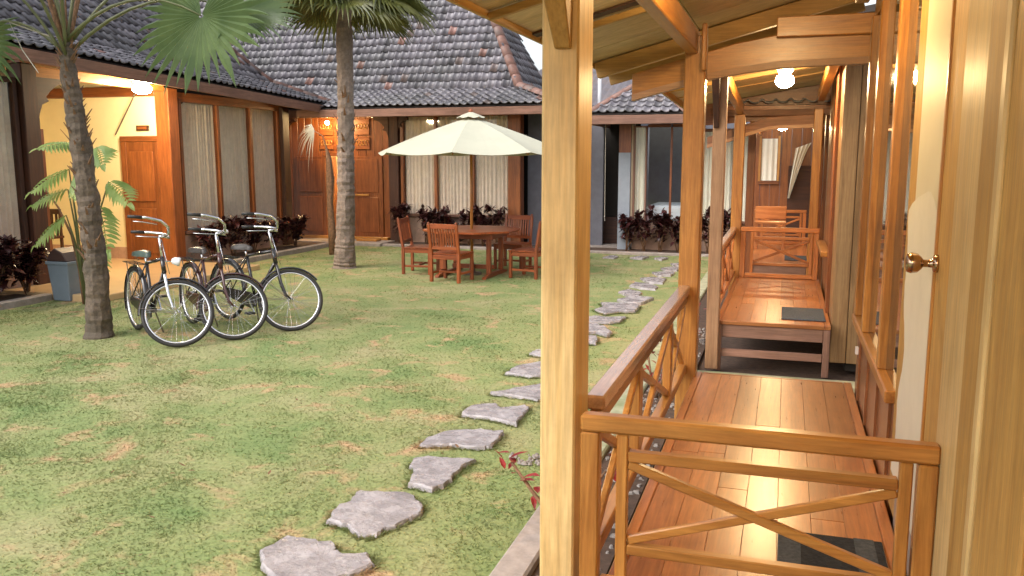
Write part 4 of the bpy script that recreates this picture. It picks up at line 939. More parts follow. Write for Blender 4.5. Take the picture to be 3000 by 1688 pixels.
def bicycle(loc, heading, steer, lean, label, fm, sm, extra):
    b = thing('bicycle', (0,0,0), label, 'bicycle', 'old roadster bicycles parked on the lawn')
    RA, FA = V(-.575,0,.35), V(.575,0,.35); ha = R(69); ax = V(-math.cos(ha),0,math.sin(ha)); P0 = V(.511,0,.322)
    S = Matrix.Translation(P0) @ Matrix.Rotation(steer, 4, ax) @ Matrix.Translation(-P0); I = Matrix.Identity(4)
    on = lambda s: P0 + ax*s
    def wheel(c, M, nm):
        w = xf(torus(c, .328, .022), M).build('wheel', MT['tyre'], b, smooth=True); tag(w, nm)
        xf(torus(c, .306, .011, 48, 6, 1.2), M).build('rim', MT['rim'], w, smooth=True)
        sp = MB()
        for i in range(32):
            t = 2*math.pi*i/32; s_ = 1 if i % 2 else -1; t2 = t + .9*(1 if (i//2) % 2 else -1)
            sp.tube([c+V(.026*math.cos(t2), s_*.028, .026*math.sin(t2)), c+V(.30*math.cos(t),0,.30*math.sin(t))], .0016, 4, False)
        xf(sp, M).build('spokes', MT['chrome'], w)
        xf(MB().tube([c+V(0,-.045,0), c+V(0,-.03,0), c+V(0,-.029,0), c+V(0,.029,0), c+V(0,.03,0), c+V(0,.045,0)], [.012,.012,.024,.024,.012,.012], 10), M).build('hub', MT['chrome'], w, smooth=True)
    wheel(RA, I, None); wheel(FA, S, None)
    BB_ = V(-.03,0,.29); ST = V(-.20,0,.78)
    fr_ = MB(); fr_.tube([on(.60)-V(.0,0,.0), on(.44)], .024, 10); fr_.tube([on(.585), ST+V(.01,0,.0)], .018, 8); fr_.tube([on(.46), BB_], .019, 8); fr_.tube([BB_, ST], .019, 8)
    for s_ in (-1, 1):
        fr_.tube([BB_+V(0,s_*.025,0), RA+V(0,s_*.055,0)], .010, 6); fr_.tube([ST+V(0,s_*.012,-.02), RA+V(0,s_*.055,0)], .008, 6)
    fr_.tube([BB_+V(0,-.035,0), BB_+V(0,.035,0)], .024, 10); fr_.build('frame', fm, b, smooth=True)
    fk = MB()
    for s_ in (-1, 1):
        base = on(.40)+V(0,s_*.045,0); fk.tube([on(.42)+V(0,s_*.02,0), base, on(.20)+V(.008,s_*.047,0), on(.08)+V(.03,s_*.048,0), FA+V(0,s_*.05,0)], [.016,.017,.015,.013,.010], 8)
    fk.tube([on(.36), on(.44)], .018, 8); xf(fk, S).build('fork', MT['chrome'] if extra == 'lamp' else fm, b, smooth=True)
    hb = MB(); H0 = on(.825); hb.tube([on(.58), on(.78), H0], .0125, 10); hb.tube([H0, H0+V(.05,0,.01)], .014, 8)
    for s_ in (-1, 1):
        hb.tube([H0+V(.05,0,.012), H0+V(.09,s_*.07,.03), H0+V(.075,s_*.16,.075), H0+V(.0,s_*.235,.10), H0+V(-.13,s_*.265,.09), H0+V(-.20,s_*.27,.075)], .014, 8)
    hbo = xf(hb, S).build('handlebar', MT['chrome'], b, smooth=True)
    for s_ in (-1, 1):
        xf(MB().tube([H0+V(-.17,s_*.268,.082), H0+V(-.30,s_*.273,.055)], [.017,.016], 10), S).build('grip', MT['tyre'], hbo, smooth=True)
        xf(MB().tube([H0+V(-.02,s_*.235,.055), H0+V(-.16,s_*.268,.035), H0+V(-.24,s_*.27,.02)], .005, 6), S).build('brake_lever', MT['chrome'], hbo, smooth=True)
    xf(MB().tube([on(.80)+V(.02,.015,0), on(.44)+V(.05,.012,0)], .005, 6), S).build('brake_rod', MT['chrome'], hbo, smooth=True)
    if extra == 'bell':
        xf(MB().lathe([(.004,.035),(.022,.030),(.032,.015),(.034,0),(.01,-.005)][::-1], tuple(H0+V(.09,.05,.05)), 14), S).build('bell', MT['pipe'], hbo, smooth=True)
    if extra == 'lamp':
        q = on(.56); xf(MB().tube([q, q+V(.10,0,.02)], .006, 6), S).build('lamp_bracket', MT['chrome'], hbo)
        xf(MB().tube([q+V(.08,0,.03), q+V(.10,0,.03), q+V(.15,0,.03), q+V(.165,0,.03)], [.018,.036,.046,.042], 14), S).build('headlamp', MT['pipe'], hbo, smooth=True)
    xf(guard(FA, .372, R(48), R(196)), S).build('mudguard', fm, b, smooth=True); gd = guard(RA, .372, R(8), R(205)).build('mudguard', fm, b, smooth=True)
    guard(RA, .376, R(186), R(207), .057, 4).build('mudguard_tip', MT['pipe'], gd, smooth=True)
    for q in (R(130), R(190)):
        for s_ in (-1, 1): MB().tube([RA+V(0,s_*.05,0), RA+V(.37*math.cos(q),s_*.026,.37*math.sin(q))], .003, 5).build('guard_stay', MT['rust'], gd)
    for q in (R(150), R(185)):
        st_ = MB()
        for s_ in (-1, 1): st_.tube([FA+V(0,s_*.045,0), FA+V(.37*math.cos(q),s_*.026,.37*math.sin(q))], .003, 5)
        xf(st_, S).build('guard_stay', MT['rust'], b)
    sd_ = MB(); n = 14; prof = [(-.14,.085,.0),(-.12,.10,.02),(-.05,.085,.03),(.02,.045,.026),(.09,.026,.022),(.14,.02,.008)]
    for x, w, zz in prof:
        for j in range(9):
            t = math.pi*j/8; sd_.v.append((ST.x-.055+x, w*math.cos(t), ST.z+.095+zz*1.2*math.sin(t)**.6+(.0 if 0<j<8 else -.03)))
    for i in range(len(prof)-1):
        for j in range(8): a = i*9+j; sd_.f.append((a, a+1, a+10, a+9))
    sd_.f += [tuple(range(9)), tuple(range(45,54))[::-1]]
    so = fixn(sd_.build('saddle', sm, b, smooth=True)); MB().tube([ST+V(0,0,-.05), ST+V(-.03,0,.10)], .012, 8).build('seat_post', MT['chrome'], so, smooth=True)
    for s_ in (-1, 1): MB().tube([ST+V(-.155+.02*math.cos(k), s_*.05+.02*math.sin(k), .02+.0055*k) for k in [i*.7 for i in range(18)]], .003, 4).build('saddle_spring', MT['rust'], so)
    cg = MB(); cg.prism([(-.62,-.06,.33),(-.58,-.06,.385),(-.05,-.06,.375),(.075,-.06,.32),(.07,-.06,.235),(-.03,-.06,.19),(-.58,-.06,.30)], (0,.018,0)); fixn(cg.build('chain_guard', fm, b, bevel=.003))
    cr_ = MB().tube([BB_+V(0,-.09,0), BB_+V(0,.09,0)], .010, 8).bar(BB_+V(0,-.085,0), BB_+V(.10,-.085,-.135), .012, .020).bar(BB_+V(0,.085,0), BB_+V(-.10,.085,.135), .012, .020)
    co = cr_.build('crank', MT['chrome'], b)
    for p in (BB_+V(.10,-.14,-.135), BB_+V(-.10,.14,.135)): MB().box(p.x-.045,p.x+.045,p.y-.045,p.y+.045,p.z-.012,p.z+.012).build('pedal', MT['tyre'], co, bevel=.003)
    ck = MB()
    for x in (-.80,-.66,-.52,-.38): ck.tube([(x,-.055,.745),(x,.055,.745)], .005, 6)
    for y in (-.055,.055): ck.tube([(-.84,y,.742),(-.30,y,.745)], .006, 6); ck.tube([(-.70,y,.742),(-.575,y,.36)], .005, 6)
    if extra != 'none': ck.build('carrier', MT['bikebl'], b)
    MB().tube([(-.10,.04,.28),(-.20,.16,.01)], .009, 6).build('kickstand', MT['rust'], b)
    b.location = loc; b.rotation_euler = (lean, 0, heading); return b
def place(front, rear): return ((front[0]+rear[0])/2, (front[1]+rear[1])/2, .0), math.atan2(front[1]-rear[1], front[0]-rear[0])
l_, h_ = place((-5.82,6.99),(-6.80,7.60)); bicycle(l_, h_, R(72), R(-2), 'left bicycle with grey green saddle and headlamp nearest the palm', MT['bikebl'], MT['leatherg'], 'lamp')
l_, h_ = place((-5.49,7.46),(-6.47,8.10)); bicycle(l_, h_, R(72), R(-2), 'middle bicycle with bell between the other two', MT['bikerd'], MT['leather'], 'bell')
l_, h_ = place((-5.16,8.04),(-6.24,8.46)); bicycle(l_, h_, R(58), R(-3), 'right bicycle standing clear with its front wheel turned out', MT['bikebl'], MT['leather'], 'carrier')

# ------------------------------------------------------------------ garden table, chairs, umbrella
TCX, TCY = -4.86, 13.05
tb = thing('garden_table', (TCX, TCY, 0), 'octagonal red teak garden table under the umbrella', 'table')
oc = [(TCX+.80*math.cos(R(22.5+45*i))*1.0, TCY+.80*math.sin(R(22.5+45*i)), .715) for i in range(8)]
tp = fixn(MB().prism(oc, (0,0,.035)).build('tabletop', MT['teakX'], tb, bevel=.008))
for k in range(4):
    a = R(45*k+45); 
box('apron', MT['teakX'], tb, TCX-.46, TCX+.46, TCY-.40, TCY-.37, .62, .712); box('apron', MT['teakX'], tb, TCX-.46, TCX+.46, TCY+.37, TCY+.40, .62, .712)
box('apron', MT['teakY'], tb, TCX-.49, TCX-.462, TCY-.40, TCY+.40, .62, .712); box('apron', MT['teakY'], tb, TCX+.462, TCX+.49, TCY-.40, TCY+.40, .62, .712)
for sx in (-1,1):
    for sy in (-1,1): box('leg', MT['teakZ'], tb, TCX+sx*.40-.035, TCX+sx*.40+.035, TCY+sy*.30-.035, TCY+sy*.30+.035, .065, .712, bevel=.005)
    fp = MB(); fp.prism([(TCX+sx*.40-.035,TCY-.56,.0),(TCX+sx*.40-.035,TCY+.56,.0),(TCX+sx*.40-.035,TCY+.52,.035),(TCX+sx*.40-.035,TCY+.34,.064),(TCX+sx*.40-.035,TCY-.34,.064),(TCX+sx*.40-.035,TCY-.52,.035)], (.07,0,0)); fixn(fp.build('foot', MT['teakY'], tb, bevel=.005))
box('stretcher', MT['teakX'], tb, TCX-.365, TCX+.365, TCY+.05, TCY+.11, .09, .16, bevel=.004)

def chair(loc, rz, label):
    t = thing('garden_chair', (0,0,0), label, 'chair', 'teak chairs round the garden table')
    for sx in (-1,1):
        box('leg', MT['teakZ'], t, sx*.235-.024, sx*.235+.024, .20, .248, 0, .425, bevel=.004)
        q = MB().bar((sx*.235,-.225,0),(sx*.235,-.225,.44),.048,.048,(0,1,0)).bar((sx*.235,-.225,.44),(sx*.235,-.30,.90),.046,.040,(0,1,0)); q.build('rear_leg', MT['teakZ'], t, bevel=.004)
        MB().lathe([(.018,0),(.022,.008),(.012,.02),(.003,.026)], (sx*.235,-.303,.905), 10).build('finial', MT['teakZ'], t, smooth=True)
        box('side_apron', MT['teakY'], t, sx*.235-.015, sx*.235+.015, -.20, .198, .355, .42, bevel=.003); box('stretcher', MT['teakY'], t, sx*.235-.012, sx*.235+.012, -.20, .198, .12, .155, bevel=.003)
    box('apron', MT['teakX'], t, -.21, .21, .212, .238, .355, .42, bevel=.003); box('apron', MT['teakX'], t, -.21, .21, -.238, -.212, .355, .42, bevel=.003); box('stretcher', MT['teakX'], t, -.222, .222, -.015, .015, .122, .152, bevel=.003)
    for i in range(7): box('seat_slat', MT['teakX'], t, -.265, .265, -.215+i*.068, -.215+i*.068+.062, .426, .446, bevel=.003)
    bk = lambda z: -.225-.075*(z-.44)/.46
    MB().bar((-.21,bk(.86),.865),(.21,bk(.86),.865),.028,.075).build('top_rail', MT['teakX'], t, bevel=.004); MB().bar((-.21,bk(.53),.53),(.21,bk(.53),.53),.024,.05).build('back_rail', MT['teakX'], t, bevel=.004)
    for i in range(9): x = -.176+i*.044; MB().bar((x,bk(.555),.555),(x,bk(.828),.828),.024,.012,(0,1,0)).build('back_slat', MT['teakZ'], t)
    t.location = loc; t.rotation_euler = (0,0,rz); return t
chair((-4.90,12.26,0), R(-6), 'red chair with its slatted back towards the camera')
chair((-5.74,12.98,0), R(-84), 'red chair at the left side of the garden table')
chair((-4.45,13.98,0), R(176), 'red chair behind the garden table facing the camera')
chair((-3.86,13.02,0), R(80), 'red chair right of the table, partly behind the golden post')

um = thing('garden_umbrella', (TCX, TCY, 0), 'open cream garden umbrella over the table', 'umbrella')
def um_r(t, r0=1.50, z0=1.97, z1=2.54): return r0*t, z1-(z1-z0)*(.80*t+.20*t*t)
cn = MB(); ns, nr = 8, 6; sub = 6
for j in range(nr+1):
    r, z = um_r(.09+.91*j/nr)
    for i in range(ns*sub):
        f_ = (i % sub)/sub; a = 2*math.pi*i/(ns*sub)+R(10); sag = 4*f_*(1-f_); rr = r*(math.cos(math.pi/ns)/math.cos((f_-.5)*2*math.pi/ns))*1.03
        cn.v.append((TCX+rr*math.cos(a), TCY+rr*math.sin(a), z-.045*sag*j/nr))
m_ = ns*sub
for j in range(nr):
    for i in range(m_): a, b = j*m_+i, j*m_+(i+1) % m_; cn.f.append((a, b, b+m_, a+m_))
co_ = cn.build('canopy', MT['canvas'], um, smooth=False)
sm_ = co_.modifiers.new('solid', 'SOLIDIFY'); sm_.thickness = .004
vt = MB()
for j in range(4):
    r = .02+.21*j/3; z = 2.62-.085*(j/3)
    for i in range(16): a = 2*math.pi*i/16+R(10); vt.v.append((TCX+r*math.cos(a), TCY+r*math.sin(a), z-(.02 if (j == 3 and i % 2) else 0)))
for j in range(3):
    for i in range(16): a, b = j*16+i, j*16+(i+1) % 16; vt.f.append((a, b, b+16, a+16))
vt.build('vent_cap', MT['canvas'], co_)
MB().lathe([(.035,0),(.04,.02),(.018,.045),(.006,.06)], (TCX,TCY,2.615), 12).build('finial', MT['teakZ'], um, smooth=True)
MB().tube([(TCX,TCY,.0),(TCX,TCY,1.2),(TCX,TCY,2.6)], .024, 12).build('pole', MT['goldZ'], um, smooth=True)
for i in range(8):
    a = 2*math.pi*i/8+R(10); p1 = (TCX+1.49*math.cos(a), TCY+1.49*math.sin(a), 1.945); MB().bar((TCX+.05*math.cos(a),TCY+.05*math.sin(a),2.47), p1, .016, .022).build('rib', MT['goldX'], um)
    MB().bar((TCX+.05*math.cos(a),TCY+.05*math.sin(a),2.02),(TCX+.75*math.cos(a),TCY+.75*math.sin(a),2.21),.014,.018).build('strut', MT['goldX'], um)
MB().lathe([(.16,0),(.16,.03),(.05,.06),(.035,.20),(.03,.20)], (TCX,TCY,0), 16).build('base', MT['rust'], um)

# ------------------------------------------------------------------ palms
def fan(hub, d, nrm, Rr, seg=34, spread=300, seed=0, droop=.35, joined=.68, w=1.0):
    """Pleated fan leaf: segments radiate from the hub, joined at first, then split into drooping tips."""
    r2 = random.Random(seed); hub, d, nrm = Vector(hub), Vector(d).normalized(), Vector(nrm).normalized(); nrm = (nrm - d*nrm.dot(d)).normalized(); s = d.cross(nrm); mb = MB()
    for i in range(seg):
        t = R(-spread/2 + spread*(i+.5)/seg); da = R(spread/seg)*.5*w
        L = Rr*(.72+.28*math.cos(t*.5))*r2.uniform(.9,1.08); jn = joined*r2.uniform(.85,1.1); dr = droop*r2.uniform(.6,1.5)
        def pt(r, a, up): 
            q = hub + (d*math.cos(a)+s*math.sin(a))*r + nrm*up
            k = max(0, r/Rr-jn); return q + V(0,0,-1)*dr*Rr*k*k*2.2
        rows = []
        for f_ in (.03,.25,jn,(1+jn)*.5,.88,1.0):
            r = L*f_; hw = da if f_ <= jn else da*max(.0,(1-f_)/(1-jn))*jn/f_
            rows.append((pt(r, t-hw, 0), pt(r, t, .8*r*hw), pt(r, t+hw, 0)))
        n0 = len(mb.v)
        for a, b, c in rows: mb.v += [tuple(a), tuple(b), tuple(c)]
        for k in range(len(rows)-1):
            a = n0+3*k; mb.f += [(a, a+1, a+4, a+3), (a+1, a+2, a+5, a+4)]
    return mb
def palm(name, path, rad, crown, fronds, label, bark, fm, spikes, seed):
    r2 = random.Random(seed); t = thing(name, path[0], label, 'palm tree'); n = 14; vs_, fs, pts, rr = [], [], [], []
    steps = 70                                                   # ringed trunk with old leaf scars
    def at_(u):
        u *= len(path)-1; i = min(int(u), len(path)-2); f_ = u-i; return Vector(path[i]).lerp(Vector(path[i+1]), f_), rad[i]+(rad[i+1]-rad[i])*f_
    for i in range(steps+1):
        p, r = at_(i/steps); pts.append(p); rr.append(r*(1+.05*(i % 2)+r2.uniform(-.03,.03))*(1.25 if i == 0 else 1.1 if i == 1 else 1))
    mb = MB().tube(pts, rr, n)
    for k in range(len(mb.v)): 
        v = Vector(mb.v[k]); mb.v[k] = tuple(v + Vector((noise.noise(v*9), noise.noise(v*9+V(5,5,5)), 0))*.024)
    tr_ = mb.build('trunk', bark, t, smooth=False)
    for i in range(spikes):
        u = r2.uniform(.28,.97); p, r = at_(u); a = r2.random()*6.28; o = V(math.cos(a), math.sin(a), 0)
        L = r2.uniform(.03,.13); MB().bar(p+o*r*.85, p+o*(r+L*.6)+V(0,0,L), .034, .010, (0,0,1), .008, .004).build('leaf_stub', MT['fibre'], tr_)
    for (hub, d, nrm, Rr, spread, droop, arch) in fronds:
        hub = Vector(hub); c = Vector(crown) + V(r2.uniform(-.05,.05), r2.uniform(-.05,.05), r2.uniform(-.25,.1)); md = (c+hub)/2 + V(0,0,arch)
        fo = fan(hub, d, nrm, Rr, 34, spread, r2.randint(0,9999), droop).build('frond', fm, t)
        pl = [(c*(1-u)**2 + md*2*u*(1-u) + hub*u*u) for u in [k/8 for k in range(9)]]
        MB().tube(pl, [.020-.0015*k for k in range(9)], 6).build('petiole', MT['petiole'], fo, smooth=True)
    return t, tr_
fr1 = [((-5.44,7.2,3.24),(.05,-.35,-1),(.1,-1,.25),.76,330,.3,.55),           # the big fan hanging into view
       ((-5.25,7.55,3.32),(.9,.1,-.2),(.1,-.5,.8),.62,170,.35,.6),
       ((-8.15,7.0,3.15),(-.3,-.2,-1),(.2,-1,.2),.72,260,.4,.5), ((-7.75,6.7,3.75),(-.5,-.6,-.2),(0,-.4,1),.8,280,.4,.4),
       ((-6.3,8.1,3.95),(.5,.8,.1),(0,-.4,1),.85,300,.4,.4), ((-7.0,6.2,4.1),(0,-1,.1),(0,0,1),.85,300,.4,.4), ((-8.0,7.9,4.0),(-.8,.6,.1),(0,0,1),.85,300,.4,.4),
       ((-6.5,6.6,4.4),(.6,-.6,.6),(-.4,.2,1),.85,300,.3,.3), ((-7.6,7.2,4.6),(-.5,.1,.9),(.4,-.3,.5),.85,300,.3,.2), ((-7.0,7.6,4.7),(.1,.3,1),(0,-1,.2),.8,300,.3,.2)]
t1, tr1 = palm('fan_palm', [(-6.95,7.2,-.03),(-6.93,7.2,.5),(-6.93,7.2,.95),(-6.97,7.2,1.54),(-7.03,7.2,2.28),(-7.09,7.2,2.75),(-7.10,7.2,3.05)], [.135,.112,.105,.110,.092,.082,.070], (-7.1,7.2,3.05), fr1,
     'leaning fan palm with stubbly dark trunk beside the bicycles', MT['bark'], MT['frond'], 95, 21)
for i in range(12):
    a = rnd.uniform(0, 6.28); L = rnd.uniform(.5,1.1); MB().tube([(-7.1,7.2,2.95),(-7.1+.08*math.cos(a),7.2+.08*math.sin(a),3.2),(-7.1+.30*L*math.cos(a),7.2+.30*L*math.sin(a),3.15+.8*L)], [.03,.018,.006], 6).build('old_petiole', MT['fibre'], tr1)
MB().tube([(-7.2,7.15,3.1),(-7.6,7.0,3.25),(-7.35,6.9,2.95),(-7.12,6.85,2.72)], [.008,.007,.006,.004], 5).build('dry_strip', MT['deadleaf'], tr1)
fr2 = []
for i in range(15):
    a = 2*math.pi*i/15+.2; q = rnd.uniform(.55,.85); hz_ = rnd.uniform(4.35,4.75); fr2.append(((-7.18+q*math.cos(a),13.24+q*math.sin(a),hz_),(math.cos(a),math.sin(a),-.55),(math.cos(a)*.4,math.sin(a)*.4,1),rnd.uniform(.75,.98),230,.55,.35))
for i in range(7):
    a = 2*math.pi*i/7; fr2.append(((-7.18+.5*math.cos(a),13.24+.5*math.sin(a),5.1),(math.cos(a),math.sin(a),.5),(-math.cos(a),-math.sin(a),1),.9,280,.3,.2))
t2, tr2 = palm('fan_palm', [(-7.31,13.24,-.03),(-7.29,13.24,.4),(-7.24,13.24,1.2),(-7.22,13.24,2.0),(-7.19,13.24,3.0),(-7.18,13.24,4.6)], [.195,.165,.145,.14,.135,.13], (-7.18,13.24,4.5), fr2,
     'straight fan palm with ringed grey trunk before the carved doors', MT['bark2'], MT['frond2'], 0, 22)
for i in range(22):
    a = rnd.uniform(0,6.28); z = rnd.uniform(1.95,3.2) if i > 9 else rnd.uniform(2.15,2.6); o = V(math.cos(a),math.sin(a),0); p = V(-7.20,13.24,z)
    MB().bar(p+o*.12, p+o*rnd.uniform(.17,.26)+V(0,0,rnd.uniform(.08,.2)), .05, .014, (0,0,1), .012, .005).build('leaf_stub', MT['fibre'], tr2)
# leafless stem between palm and doors
sp_ = thing('dead_sapling', (-8.52,15.0,0), 'thin bare stem with one withered leaf before the carved doors', 'sapling')
sxp = [(-8.52,15.0,-.02),(-8.54,15.0,.5),(-8.56,15.0,1.0),(-8.55,15.0,1.5),(-8.56,15.0,1.88),(-8.60,15.0,2.1),(-8.68,15.0,2.32),(-8.86,15.0,2.42)]
mb = MB().tube(sxp, [.085,.075,.07,.075,.06,.016,.012,.008], 9)
for k in range(len(mb.v)): v = Vector(mb.v[k]); mb.v[k] = tuple(v+Vector((noise.noise(v*7),noise.noise(v*7+V(3,3,3)),0))*.03)
mb.build('stem', MT['fibre'], sp_, smooth=True)
fan((-8.84,14.98,2.44), (-.8,-.1,-.35), (0,-1,.5), .42, 12, 150, 5, .9, .4).build('withered_leaf', MT['deadleaf'], sp_)

# ------------------------------------------------------------------ leafy plants
def leaf(mb, p, d, up, L, W, curl=.25):
    d = Vector(d).normalized(); s = d.cross(Vector(up)); s = s.normalized() if s.length > 1e-3 else V(1,0,0); n = s.cross(d)
    pts = []
    for f_, w in ((0,.12),(.3,.9),(.65,.8),(1,.04)):
        c = Vector(p)+d*L*f_ - n*curl*L*f_*f_; pts += [c-s*W*.5*w+n*.06*L*w, c, c+s*W*.5*w+n*.06*L*w]
    f = []
    for k in range(3): a = 3*k; f += [(a,a+1,a+4,a+3),(a+1,a+2,a+5,a+4)]
    mb.add(pts, f)
def croton(loc, h, w, seed, label, lm='croton', nst=4, L=.14, per=38, group='dark leaved bedding plants'):
    r2 = random.Random(seed); t = thing('croton', loc, label, 'plant', group); fo = MB(); b = Vector(loc)
    for i in range(nst):
        a = 2*math.pi*i/nst+r2.random(); tip = b+V(math.cos(a)*w*r2.uniform(.2,.5), math.sin(a)*w*.4*r2.uniform(.3,1), h*r2.uniform(.62,.9)); mid = b.lerp(tip,.5)+V(r2.uniform(-.03,.03),r2.uniform(-.03,.03),0)
        MB().tube([b+V(r2.uniform(-.04,.04),r2.uniform(-.03,.03),-.02),mid,tip],[.013,.010,.007],6).build('stem', MT['fibre'], t, smooth=True)
        for c, n in ((tip,per),(mid,per//3),(mid.lerp(tip,.6),per//3)):
            for k in range(n):
                az, el = r2.random()*6.28, r2.uniform(-.35,1.2); d = V(math.cos(az)*math.cos(el),math.sin(az)*math.cos(el),math.sin(el))
                leaf(fo, c+V(r2.gauss(0,.03),r2.gauss(0,.03),r2.gauss(0,.04)), d, (0,0,1), L*r2.uniform(.45,1.35), L*.62*r2.uniform(.6,1.2), r2.uniform(.1,.5))
    fo.build('foliage', MT[lm], t); return t
croton((-9.80,7.7,.05), .85, .7, 1, 'dark bush in the left bed at the very edge of the photo', nst=12, L=.15); croton((-9.74,8.35,.05), .82, .75, 2, 'dense dark bush in the left bed before the curtained window', nst=13, L=.15)
croton((-9.80,8.95,.05), .75, .6, 3, 'dark bush in the left bed beside the grey bin', nst=11, L=.14)
for k, (y, h, lb) in enumerate(((13.05,.62,'maroon plant under the left windows nearest the porch column'),(13.65,.82,'taller maroon plant under the left windows, second from the porch'),(14.3,.68,'maroon plant under the left windows, third from the porch'),(15.0,.55,'low maroon plant in the left bed near the far corner'),(15.75,.62,'maroon plant at the far corner of the left bed'))):
    croton((-9.86,y,.05), h, .5, 10+k, lb, nst=5)
for k, (x, h, lb) in enumerate(((-8.05,.98,'tall maroon plant right of the carved doors'),(-7.42,.98,'bushy maroon plant before the left pane behind the table'),(-7.02,.90,'maroon plant before the mullion left of the umbrella pole'),(-6.74,.58,'low maroon plant between the taller ones behind the table'),(-6.42,.95,'maroon plant just behind the umbrella pole'),(-6.10,.80,'maroon plant right of the umbrella pole by the windows'),(-5.80,1.06,'full round maroon plant at the right end of the windows'))):
    croton((x,17.1,.04), h*.86, .42, 20+k, lb, nst=4)
for k, (x, y, h, lb) in enumerate(((-3.02,17.12,.86,'maroon plant at the pale pillar of the far pavilion'),(-2.68,17.1,.98,'maroon plant below the white curtain of the far pavilion'),(-2.36,17.1,.96,'maroon plant below the bed window of the far pavilion'),(-1.98,17.05,.78,'red tinged plant left of the second golden post'),(-1.42,17.0,1.0,'dark plant seen between the second and third posts'),(-1.05,16.95,1.05,'reddish plant seen right of the third post'))):
    croton((x,y,.04), h*.86, .42, 40+k, lb, nst=4)
croton((-1.0,3.92,.06), .36, .62, 60, 'red leaved plant peeking out behind the big golden post', 'crotonr', 3, .08, 6, 'red plants along the veranda')
croton((-.88,6.55,.015), .42, .28, 61, 'small red plant below the second golden post', 'crotonr', 3, .06, 10, 'red plants along the veranda'); croton((-.86,8.6,.015), .5, .3, 62, 'small red plant below the third post', 'crotonr', 3, .06, 10, 'red plants along the veranda')
croton((-.84,7.3,.015), .40, .28, 63, 'dark low plant in the pebbles between second and third post', 'croton', 4, .07, 14, 'red plants along the veranda')

def feather(mb, p, d, nrm, L, W, pairs, r2):
    d, nrm = Vector(d).normalized(), Vector(nrm).normalized(); s = d.cross(nrm).normalized()
    for k in range(pairs):
        u = (k+.6)/pairs; c = Vector(p)+d*L*u - V(0,0,1)*.30*L*u*u; w = W*math.sin(math.pi*min(1,.18+.82*u))**.7
        for sg_ in (-1,1):
            dd = (s*sg_*1.0+d*.55-V(0,0,.25)).normalized(); leaf(mb, c, dd, nrm, w*r2.uniform(.85,1.1), L/pairs*1.15, .3)
    leaf(mb, Vector(p)+d*L*.97-V(0,0,.28*L), d-V(0,0,.4), nrm, W*.6, L/pairs*1.2)
fp_ = thing('feathery_shrub', (-8.62,8.75,0), 'light green feathery shrub growing behind the leaning palm', 'shrub'); r2 = random.Random(9)
base = V(-8.62,8.75,0)
for i, (tip, d, L) in enumerate((((-8.12,8.6,2.02),(.55,-.5,-.05),.62),((-8.35,8.55,2.05),(-.2,-.6,.12),.5),((-7.98,8.6,1.60),(.85,-.4,-.15),.58),((-8.05,8.5,1.30),(.6,-.5,-.55),.60),((-8.52,8.5,1.50),(-.8,-.3,-.12),.46),((-8.58,8.5,1.18),(-.7,-.4,-.5),.46),((-8.1,8.45,.95),(.4,-.5,-.7),.58),((-8.38,8.4,1.75),(-.5,-.6,-.25),.45),((-8.25,8.45,1.75),(.5,-.6,-.3),.55))):
    md = (base+Vector(tip))/2+V(0,0,.25); MB().tube([base, md, tip], [.018,.013,.007], 6).build('stem', MT['petiole'], fp_, smooth=True)
    mb = MB(); nr = (V(0,-.7,1)).normalized(); feather(mb, tip, d, nr, L, .22, 11, r2)
    dv = Vector(d).normalized(); mb.tube([tip, Vector(tip)+dv*L*.5-V(0,0,.075*L), Vector(tip)+dv*L-V(0,0,.30*L)], [.007,.005,.003], 5); mb.build('leaf', MT['fern'], fp_)
MB().tube([(-9.25,8.8,1.56),(-9.0,8.8,1.25),(-8.82,8.8,.9),(-8.72,8.78,.5),(-8.66,8.76,.0)], [.010,.013,.016,.019,.022], 7).build('bare_stem', MT['fibre'], fp_, smooth=True)

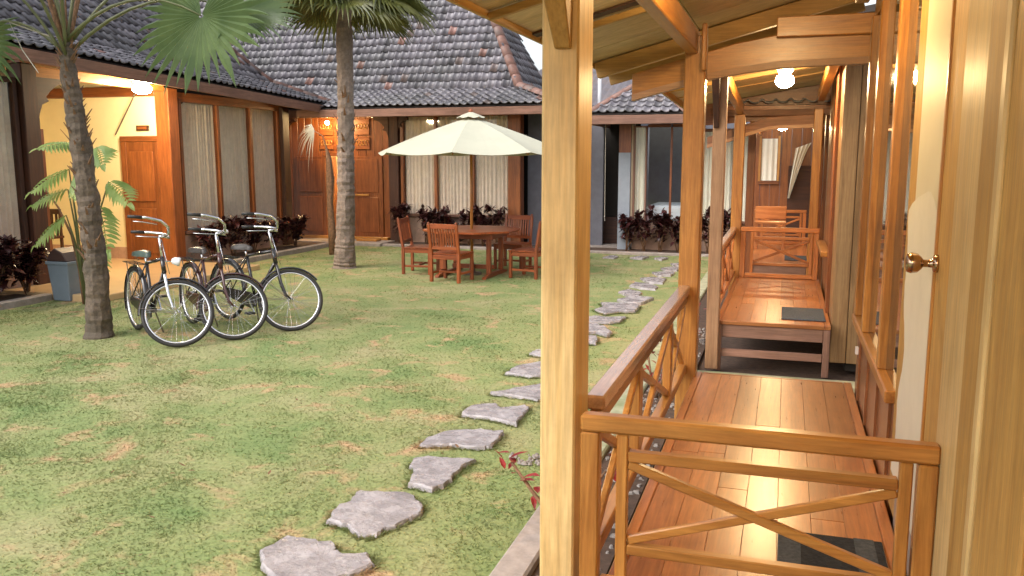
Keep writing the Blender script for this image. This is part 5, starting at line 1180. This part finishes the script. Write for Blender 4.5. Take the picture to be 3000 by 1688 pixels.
# ------------------------------------------------------------------ bin, porch chair, litter on the lawn
bi = thing('litter_bin', (-9.15,9.02,.0), 'blue grey plastic bin with dark lid beside the leaning palm', 'bin')
q = .14; w = .175; z0, z1 = .0, .52; c = (-9.15,9.02)
bmb = MB().add([(c[0]-q,c[1]-q,z0),(c[0]+q,c[1]-q,z0),(c[0]+q,c[1]+q,z0),(c[0]-q,c[1]+q,z0),(c[0]-w,c[1]-w,z1),(c[0]+w,c[1]-w,z1),(c[0]+w,c[1]+w,z1),(c[0]-w,c[1]+w,z1)], [(0,3,2,1),(4,5,6,7),(0,1,5,4),(1,2,6,5),(2,3,7,6),(3,0,4,7)])
bmb.build('bin_body', MT['binpl'], bi, bevel=.015, seg=2)
MB().box(c[0]-w-.012,c[0]+w+.012,c[1]-w-.012,c[1]+w+.012,z1-.03,z1+.012).build('bin_rim', MT['binpl'], bi, bevel=.006)
fixn(MB().prism([(c[0]-w,c[1]-w,z1+.014),(c[0]+w,c[1]-w,z1+.014),(c[0]+w*.55,c[1]-w,z1+.13),(c[0]-w*.2,c[1]-w,z1+.19),(c[0]-w*.75,c[1]-w,z1+.11)], (0,2*w,0)).build('bin_lid', MT['binlid'], bi, bevel=.01))
pc = thing('porch_chair', (-12.1,11.5,.09), 'dark wooden chair standing in the yellow porch', 'chair')
box('seat', MT['darkX'], pc, -12.33,-11.9,11.3,11.72,.52,.56, bevel=.006)
for x in (-12.31,-11.94):
    for y in (11.33,11.69): box('leg', MT['darkZ'], pc, x-.02,x+.02,y-.02,y+.02,.09,.52)
    box('back_post', MT['darkZ'], pc, x-.02,x+.02,11.67,11.71,.56,1.02, bevel=.005)
box('top_rail', MT['darkX'], pc, -12.29,-11.96,11.675,11.705,.93,1.02, bevel=.005)
for x in (-12.22,-12.12,-12.02): box('back_slat', MT['darkZ'], pc, x-.02,x+.02,11.68,11.70,.56,.93)
lt = MB(); r2 = random.Random(77)
for i in range(170):
    y = r2.uniform(2.6,15.5); x = r2.uniform(max(-9.0,-y*.98-.3),-1.3); a = r2.random()*6.28; leaf(lt, (x,y,.022), (math.cos(a),math.sin(a),r2.uniform(-.1,.2)), (0,0,1), r2.uniform(.02,.05), r2.uniform(.010,.022), r2.uniform(-.4,.4))
tag(lt.build('fallen_leaves', plain('fallen_leaf', (.16,.085,.04), .8, var=.5, nscale=3)), 'small brown fallen leaves scattered over the lawn', 'leaves', kind='stuff')
